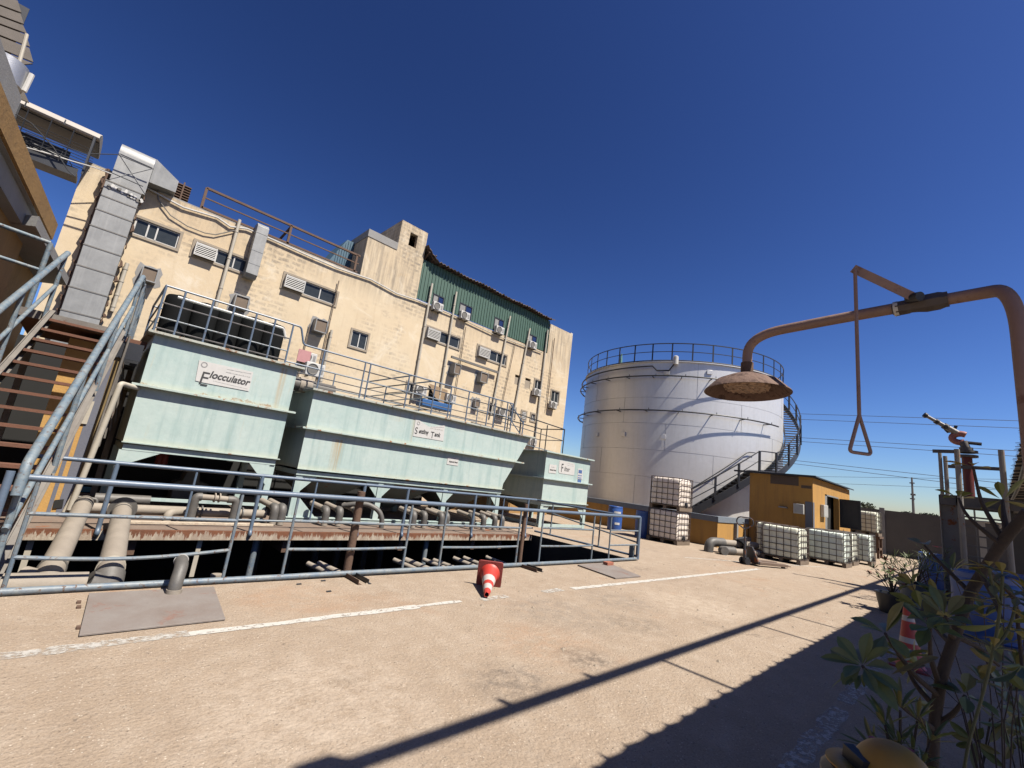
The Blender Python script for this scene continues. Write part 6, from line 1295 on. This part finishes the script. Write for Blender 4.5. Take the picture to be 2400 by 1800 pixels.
# ------------------------------------------------------------------ plants
LF = [m1('leaf_green', (.13, .18, .05), .5, c2=(.19, .23, .07), ns=8, mixf=1, bump=.1, spec=.5), m1('leaf_olive', (.21, .22, .07), .5, c2=(.31, .27, .10), ns=8, mixf=1, bump=.1), m1('leaf_yellowing', (.38, .27, .08), .6, c2=(.14, .13, .04), ns=9, mixf=1, bump=.1)]
BARK = m1('shrub_bark', (.055, .042, .034), .9, c2=(.09, .07, .055), ns=9, mixf=1, bump=.5, bs=60)
FLW = m1('red_flower', (.45, .02, .03), .6, c2=(.5, .04, .08)); FLP = m1('pink_flower', (.62, .16, .26), .6)
def leaf(m, p, d, nrm, L_, W_, curl=.15, seg=7, blunt=.62):
    d = Vector(d).normalized(); s = d.cross(Vector(nrm)).normalized(); u = s.cross(d); vs = []
    for k in range(seg+1):
        f = k/seg; w = W_*.5*(math.sin(math.pi*min(1, f**blunt*1.0))**.8 if 0 < f < 1 else .03); c = p+d*(L_*f)-u*(curl*L_*f*f); vs += [c+s*w+u*w*.35, c, c-s*w+u*w*.35]
    m.add(vs, [(3*k, 3*k+1, 3*k+4, 3*k+3) for k in range(seg)]+[(3*k+1, 3*k+2, 3*k+5, 3*k+4) for k in range(seg)], True)
rp_ = random.Random(77)
def whorl(par, c, up, n, L_, W_, mats, spread=(30, 95), blunt=1.5, name='foliage', az=None):
    up = Vector(up).normalized(); a = up.orthogonal().normalized(); b = up.cross(a)
    for mi, mt_ in enumerate(mats):
        m = MB()
        for k in range(n):
            if (k % len(mats)) != mi: continue
            an = 2*math.pi*(k*.382)+rp_.uniform(-.2, .2); el = R(rp_.uniform(*spread)); o_ = a*math.cos(an)+b*math.sin(an); d = up*math.cos(el)+o_*math.sin(el)
            leaf(m, c+d*.01, d, up*math.sin(el)-o_*math.cos(el)+V(.001, 0, 0), L_*rp_.uniform(.7, 1.1), W_*rp_.uniform(.8, 1.1), rp_.uniform(.0, .35), blunt=blunt)
        if m.v: m.build(name, mt_, par)
t = thing('frangipani_shrub', 'large dark shrub with leaning bare trunk and whorls of broad leaves at lower right', 'shrub', PD(2186, 1800, 1.75)); UPZ = V(0, 0, 1)
tr_ = [(2186, 1900, 1.75), (2186, 1800, 1.75), (2189, 1699, 1.76), (2207, 1580, 1.78), (2236, 1497, 1.80), (2273, 1388, 1.82), (2309, 1334, 1.80), (2352, 1265, 1.76), (2410, 1200, 1.70)]
P_ = [PD(*q) for q in tr_]; g0 = V(P_[0].x, P_[0].y, .1); m = MB(); m.tube(fil([g0]+P_, .06, 4), .019, 14); m.build('trunk', BARK, t)
def branch(pts, r, r2=None): Pq = [PD(*q) for q in pts]; m = MB(); n_ = len(fil(Pq, .04, 3)); m.tube(fil(Pq, .04, 3), [r+(r*.5-r)*k/(n_-1) for k in range(n_)], 8); m.build('branch', BARK, t); return Pq[-1]
W_spec = [  # branch points, whorl count, length, width
 ([(2190, 1710, 1.76), (2120, 1660, 1.70), (2065, 1610, 1.66), (2022, 1562, 1.62)], 13, .125, .045),
 ([(2200, 1630, 1.77), (2150, 1590, 1.74), (2110, 1540, 1.72), (2075, 1485, 1.70)], 8, .12, .045),
 ([(2195, 1660, 1.76), (2140, 1600, 1.85), (2120, 1545, 1.9)], 9, .12, .045),
 ([(2200, 1600, 1.78), (2180, 1540, 1.75), (2180, 1470, 1.72)], 8, .12, .045),
 ([(2236, 1497, 1.80), (2222, 1470, 1.75), (2216, 1445, 1.72)], 9, .10, .04),
 ([(2195, 1700, 1.76), (2240, 1670, 1.72), (2262, 1630, 1.7)], 9, .10, .04),
 ([(2240, 1490, 1.80), (2300, 1520, 1.85), (2340, 1560, 1.9)], 6, .12, .04),
 ([(2352, 1265, 1.76), (2330, 1230, 1.8), (2300, 1180, 1.85), (2288, 1130, 1.88), (2281, 1094, 1.9)], 4, .085, .032),
 ([(2345, 1275, 1.76), (2300, 1240, 1.8), (2262, 1205, 1.85), (2247, 1168, 1.9)], 5, .075, .03),
 ([(2360, 1250, 1.75), (2352, 1205, 1.8), (2350, 1172, 1.85)], 6, .10, .028),
 ([(2273, 1388, 1.82), (2235, 1350, 1.9), (2195, 1310, 1.95), (2166, 1278, 2.0)], 2, .085, .04),
 ([(2300, 1345, 1.80), (2330, 1400, 1.7), (2350, 1460, 1.65)], 6, .11, .04),
 ([(2309, 1334, 1.80), (2380, 1400, 1.8), (2395, 1560, 1.75)], 7, .13, .045),
 ([(2230, 1510, 1.8), (2200, 1480, 1.95), (2160, 1430, 2.05)], 7, .12, .045),
]
for pts, n_, L_, W_ in W_spec:
    e = branch(pts, .011 if n_ > 5 else .009); up = (e-PD(*pts[-2])).normalized()
    whorl(t, e, (up+UPZ*.5), n_, L_, W_, [LF[0], LF[0], LF[1]] if n_ > 4 else [LF[1], LF[1], LF[1], LF[2]], (35, 105) if n_ > 6 else (40, 90))
e = PD(2020, 1580, 1.62); whorl(t, e, UPZ, 8, .10, .018, [LF[0]], (95, 125))
m = MB(); leaf(m, PD(2200, 1540, 1.6), CR*-.9+CU*-.25, CU, .12, .03); leaf(m, PD(2290, 1600, 1.7), CR*.9+CU*-.1, CU, .12, .03); leaf(m, PD(2170, 1560, 1.7), CR*-1-CU*.1, CU, .13, .03); m.build('foliage', LF[2], t)
def flower(m, c, r, n=5, up=UPZ):
    a = V(1, 0, 0); b = V(0, 1, 0)
    for k in range(n): an = k*6.283/n; leaf(m, c, a*math.cos(an)+b*math.sin(an)+UPZ*.4, UPZ, r, r*.8, .2, 4, 1.2)
m = MB(); flower(m, PD(2196, 1283, 2.0), .018); m.build('flower', FLP, t)
# narrow leaved shrub with red flowers by the helmet
t = thing('oleander_shrub', 'narrow leaved shrub with small red flowers in the bottom right corner', 'shrub', PD(2090, 1860, 1.5))
for bx, by, d0, hx, hy in ((2110, 1880, 1.5, 2075, 1700), (2110, 1880, 1.5, 2110, 1665), (2120, 1880, 1.55, 2150, 1690), (2110, 1880, 1.5, 2050, 1760), (2120, 1880, 1.5, 2100, 1745), (2130, 1880, 1.5, 2180, 1740)):
    a, b = PD(bx, by, d0), PD(hx, hy, d0+.05); m = MB(); m.tube([V(a.x, a.y, .25), a, b], [.008, .006, .004], 6); m.build('stem', BARK, t); whorl(t, b, (b-a), 9, .095, .014, [LF[0], LF[1]], (15, 70), 1.1); whorl(t, a.lerp(b, .6), (b-a), 6, .09, .013, [LF[0]], (35, 80), 1.1)
m = MB()
for q in ((2033, 1754, 1.5), (2093, 1755, 1.5), (2132, 1760, 1.52), (2048, 1733, 1.5)): flower(m, PD(*q), .016, 6)
m.build('flower', FLP, t)
# thorny pale stem on the right
t = thing('thorny_plant', 'tall pale green thorny stem with sparse leaves near the right edge', 'plant', PD(2250, 1850, 1.4))
ST_ = m1('pale_green_stem', (.10, .12, .055), .7, c2=(.06, .07, .04), ns=10)
for pts in (((2250, 1860), (2270, 1740), (2300, 1640), (2330, 1520), (2345, 1420), (2350, 1350)), ((2330, 1520), (2365, 1480), (2385, 1400)), ((2345, 1420), (2325, 1370), (2318, 1330))):
    Pq = [PD(*q, 1.45) for q in pts]
    if len(pts) > 4: Pq = [V(Pq[0].x, Pq[0].y, .1)]+Pq
    m = MB(); m.tube(fil(Pq, .05, 4), .0042, 8)
    for k in range(26): q = Pq[-2].lerp(Pq[-1], rp_.random()); m.add([q, q+V(.002, 0, .003), q+V(rp_.uniform(-1, 1), rp_.uniform(-1, 1), rp_.uniform(-.3, 1))*.018], [(0, 1, 2)])
    m.build('stem', ST_, t)
    for q in Pq[-3:]: whorl(t, q, UPZ, 4, .085, .025, [LF[1]], (40, 110))
# background foliage filling the shaded corner
def bushy(label, px_, py_, D, n, L_, W_, spread, hgt, name='potted_plant', mats=None, flw=None, pot=None):
    b = PD(px_, py_, D); b.z = max(b.z, .0); t = thing(name, label, 'plant', (b.x, b.y, 0))
    for k in range(n):
        a = rp_.uniform(0, 6.28); r = spread*rp_.random()**.6; e = V(b.x+r*math.cos(a), b.y+r*math.sin(a), b.z+hgt*rp_.uniform(-.2, 1)); m = MB(); m.tube([(b.x, b.y, 0 if pot is None else pot), (b.x+(e.x-b.x)*.4, b.y+(e.y-b.y)*.4, b.z+hgt*.1), e], [.004, .003, .002], 5); m.build('stem', BARK, t)
        whorl(t, e, (e-V(b.x, b.y, b.z)), 8, L_, W_, mats or [LF[0], LF[1]], (20, 100), 1.3)
    if flw:
        m = MB()
        for k in range(flw): a = rp_.uniform(0, 6.28); r = spread*.7*rp_.random(); flower(m, V(b.x+r*math.cos(a), b.y+r*math.sin(a), b.z+hgt*rp_.uniform(.7, 1.1)), .05, 6)
        m.build('flower', FLW, t)
    return t, b
bushy('leafy dark shrub filling the shade beside the leaning trunk', 2330, 1720, 2.3, 9, .13, .04, .30, .75)
bushy('dark leafy plant near the lower right corner edge', 2385, 1640, 2.8, 9, .14, .045, .3, .8)
bushy('low dark plant behind the thorny stem', 2290, 1700, 3.2, 6, .16, .05, .35, .6)
def pot(label, c, r, h, mat):
    t = thing('flower_pot', label, 'pot', c, 'flower pots along the shaded side'); m = MB(); m.lathe([(0, 0), (r*.75, 0), (r*.97, h*.9), (r*1.03, h*.9), (r*1.03, h), (r*.93, h), (r*.9, h*.85), (0, h*.85)], c, n=28); m.build('pot', mat, t); m = MB(); m.lathe([(0, h*.86), (r*.9, h*.86)], c, n=20); m.build('soil', m1('soil', (.06, .045, .035), .95), t)
pot('round black flower pot with red flowers', V(11.9, 1.45, 0), .27, .36, BLACK)
pot('grey blue flower pot with spiky plant beyond the black pot', V(13.5, 1.25, 0), .30, .50, m1('grey_blue_pot', (.09, .13, .19), .6))
def pplant(label, c, h, spread, n, L_, W_, flw, mats, sp_):
    t = thing('pot_plant', label, 'plant', c)
    for k in range(n):
        a = rp_.uniform(0, 6.28); r = spread*rp_.random()**.5; e = c+V(r*math.cos(a), r*math.sin(a), h*rp_.uniform(.3, 1)*(1-.4*r/spread)); m = MB(); m.tube([c, c.lerp(e, .5)+V(0, 0, h*.1), e], [.010, .008, .005], 5); m.build('stem', BARK, t); whorl(t, e, (e-c)+UPZ*.3, sp_, L_, W_, mats, (15, 95), 1.1)
        if flw and k < flw: m = MB(); flower(m, e+V(0, 0, .03), .06, 7); flower(m, e+V(.03, .03, .05), .05, 6); m.build('flower', FLW, t)
LG = [LF[0], m1('leaf_dry_green', (.10, .115, .06), .7)]
pplant('bushy plant with clusters of deep red flowers in the black pot', V(11.9, 1.45, .32), .75, .34, 16, .13, .035, 5, LG, 7)
pplant('spiky thin leaved plant growing from the grey blue pot', V(13.5, 1.25, .44), .75, .5, 18, .24, .022, 0, LG, 9)
pplant('bare twiggy plant with tuft of leaves rising behind the pots', V(14.9, 1.1, .1), 1.7, .45, 10, .2, .02, 0, LG, 5)
# helmet
hc = PD(2095, 1822, 1.25)
t = thing('safety_helmet', 'yellow safety helmet with dark strap at the bottom edge near the corner', 'helmet', hc); YH = m1('yellow_helmet_shell', (.50, .27, .035), .5, c2=(.42, .24, .05), ns=6, bump=.05)
m = MB(); m.lathe([(.093*math.cos(R(a)), .085*math.sin(R(a))) for a in range(0, 91, 9)], hc, n=32); m.build('shell', YH, t)
m = MB(); bd = -CR; bd = V(bd.x, bd.y, 0).normalized(); sd_ = V(-bd.y, bd.x, 0); vs = []
for k in range(17):
    a = R(-80+k*10); o_ = bd*math.cos(a)+sd_*math.sin(a); vs += [hc+o_*.088+V(0, 0, .006), hc+bd*.05+o_*.115*1.0+V(0, 0, .012-.006*abs(math.sin(a)))]
m.add(vs, [(2*k, 2*k+1, 2*k+3, 2*k+2) for k in range(16)]+[(2*k+2, 2*k+3, 2*k+1, 2*k) for k in range(0)], True); o = m.build('peak', YH, t); sm_ = o.modifiers.new('s', 'SOLIDIFY'); sm_.thickness = .004
m = MB(); m.bar(hc+bd*.085+sd_*.02+V(0, 0, .02), hc+bd*.09-sd_*.05+V(0, 0, .03), .03, .035); m.build('strap_clip', BLACK, t)
m = MB(); m.lathe([(0, 0), (.15, 0), (.17, hc.z-.03), (.15, hc.z-.01), (0, hc.z-.01)], (hc.x, hc.y, 0), n=24); tag(m.build('stool_drum', BLACK), 'dark drum under the yellow helmet', 'drum')
scene.render.film_transparent = False
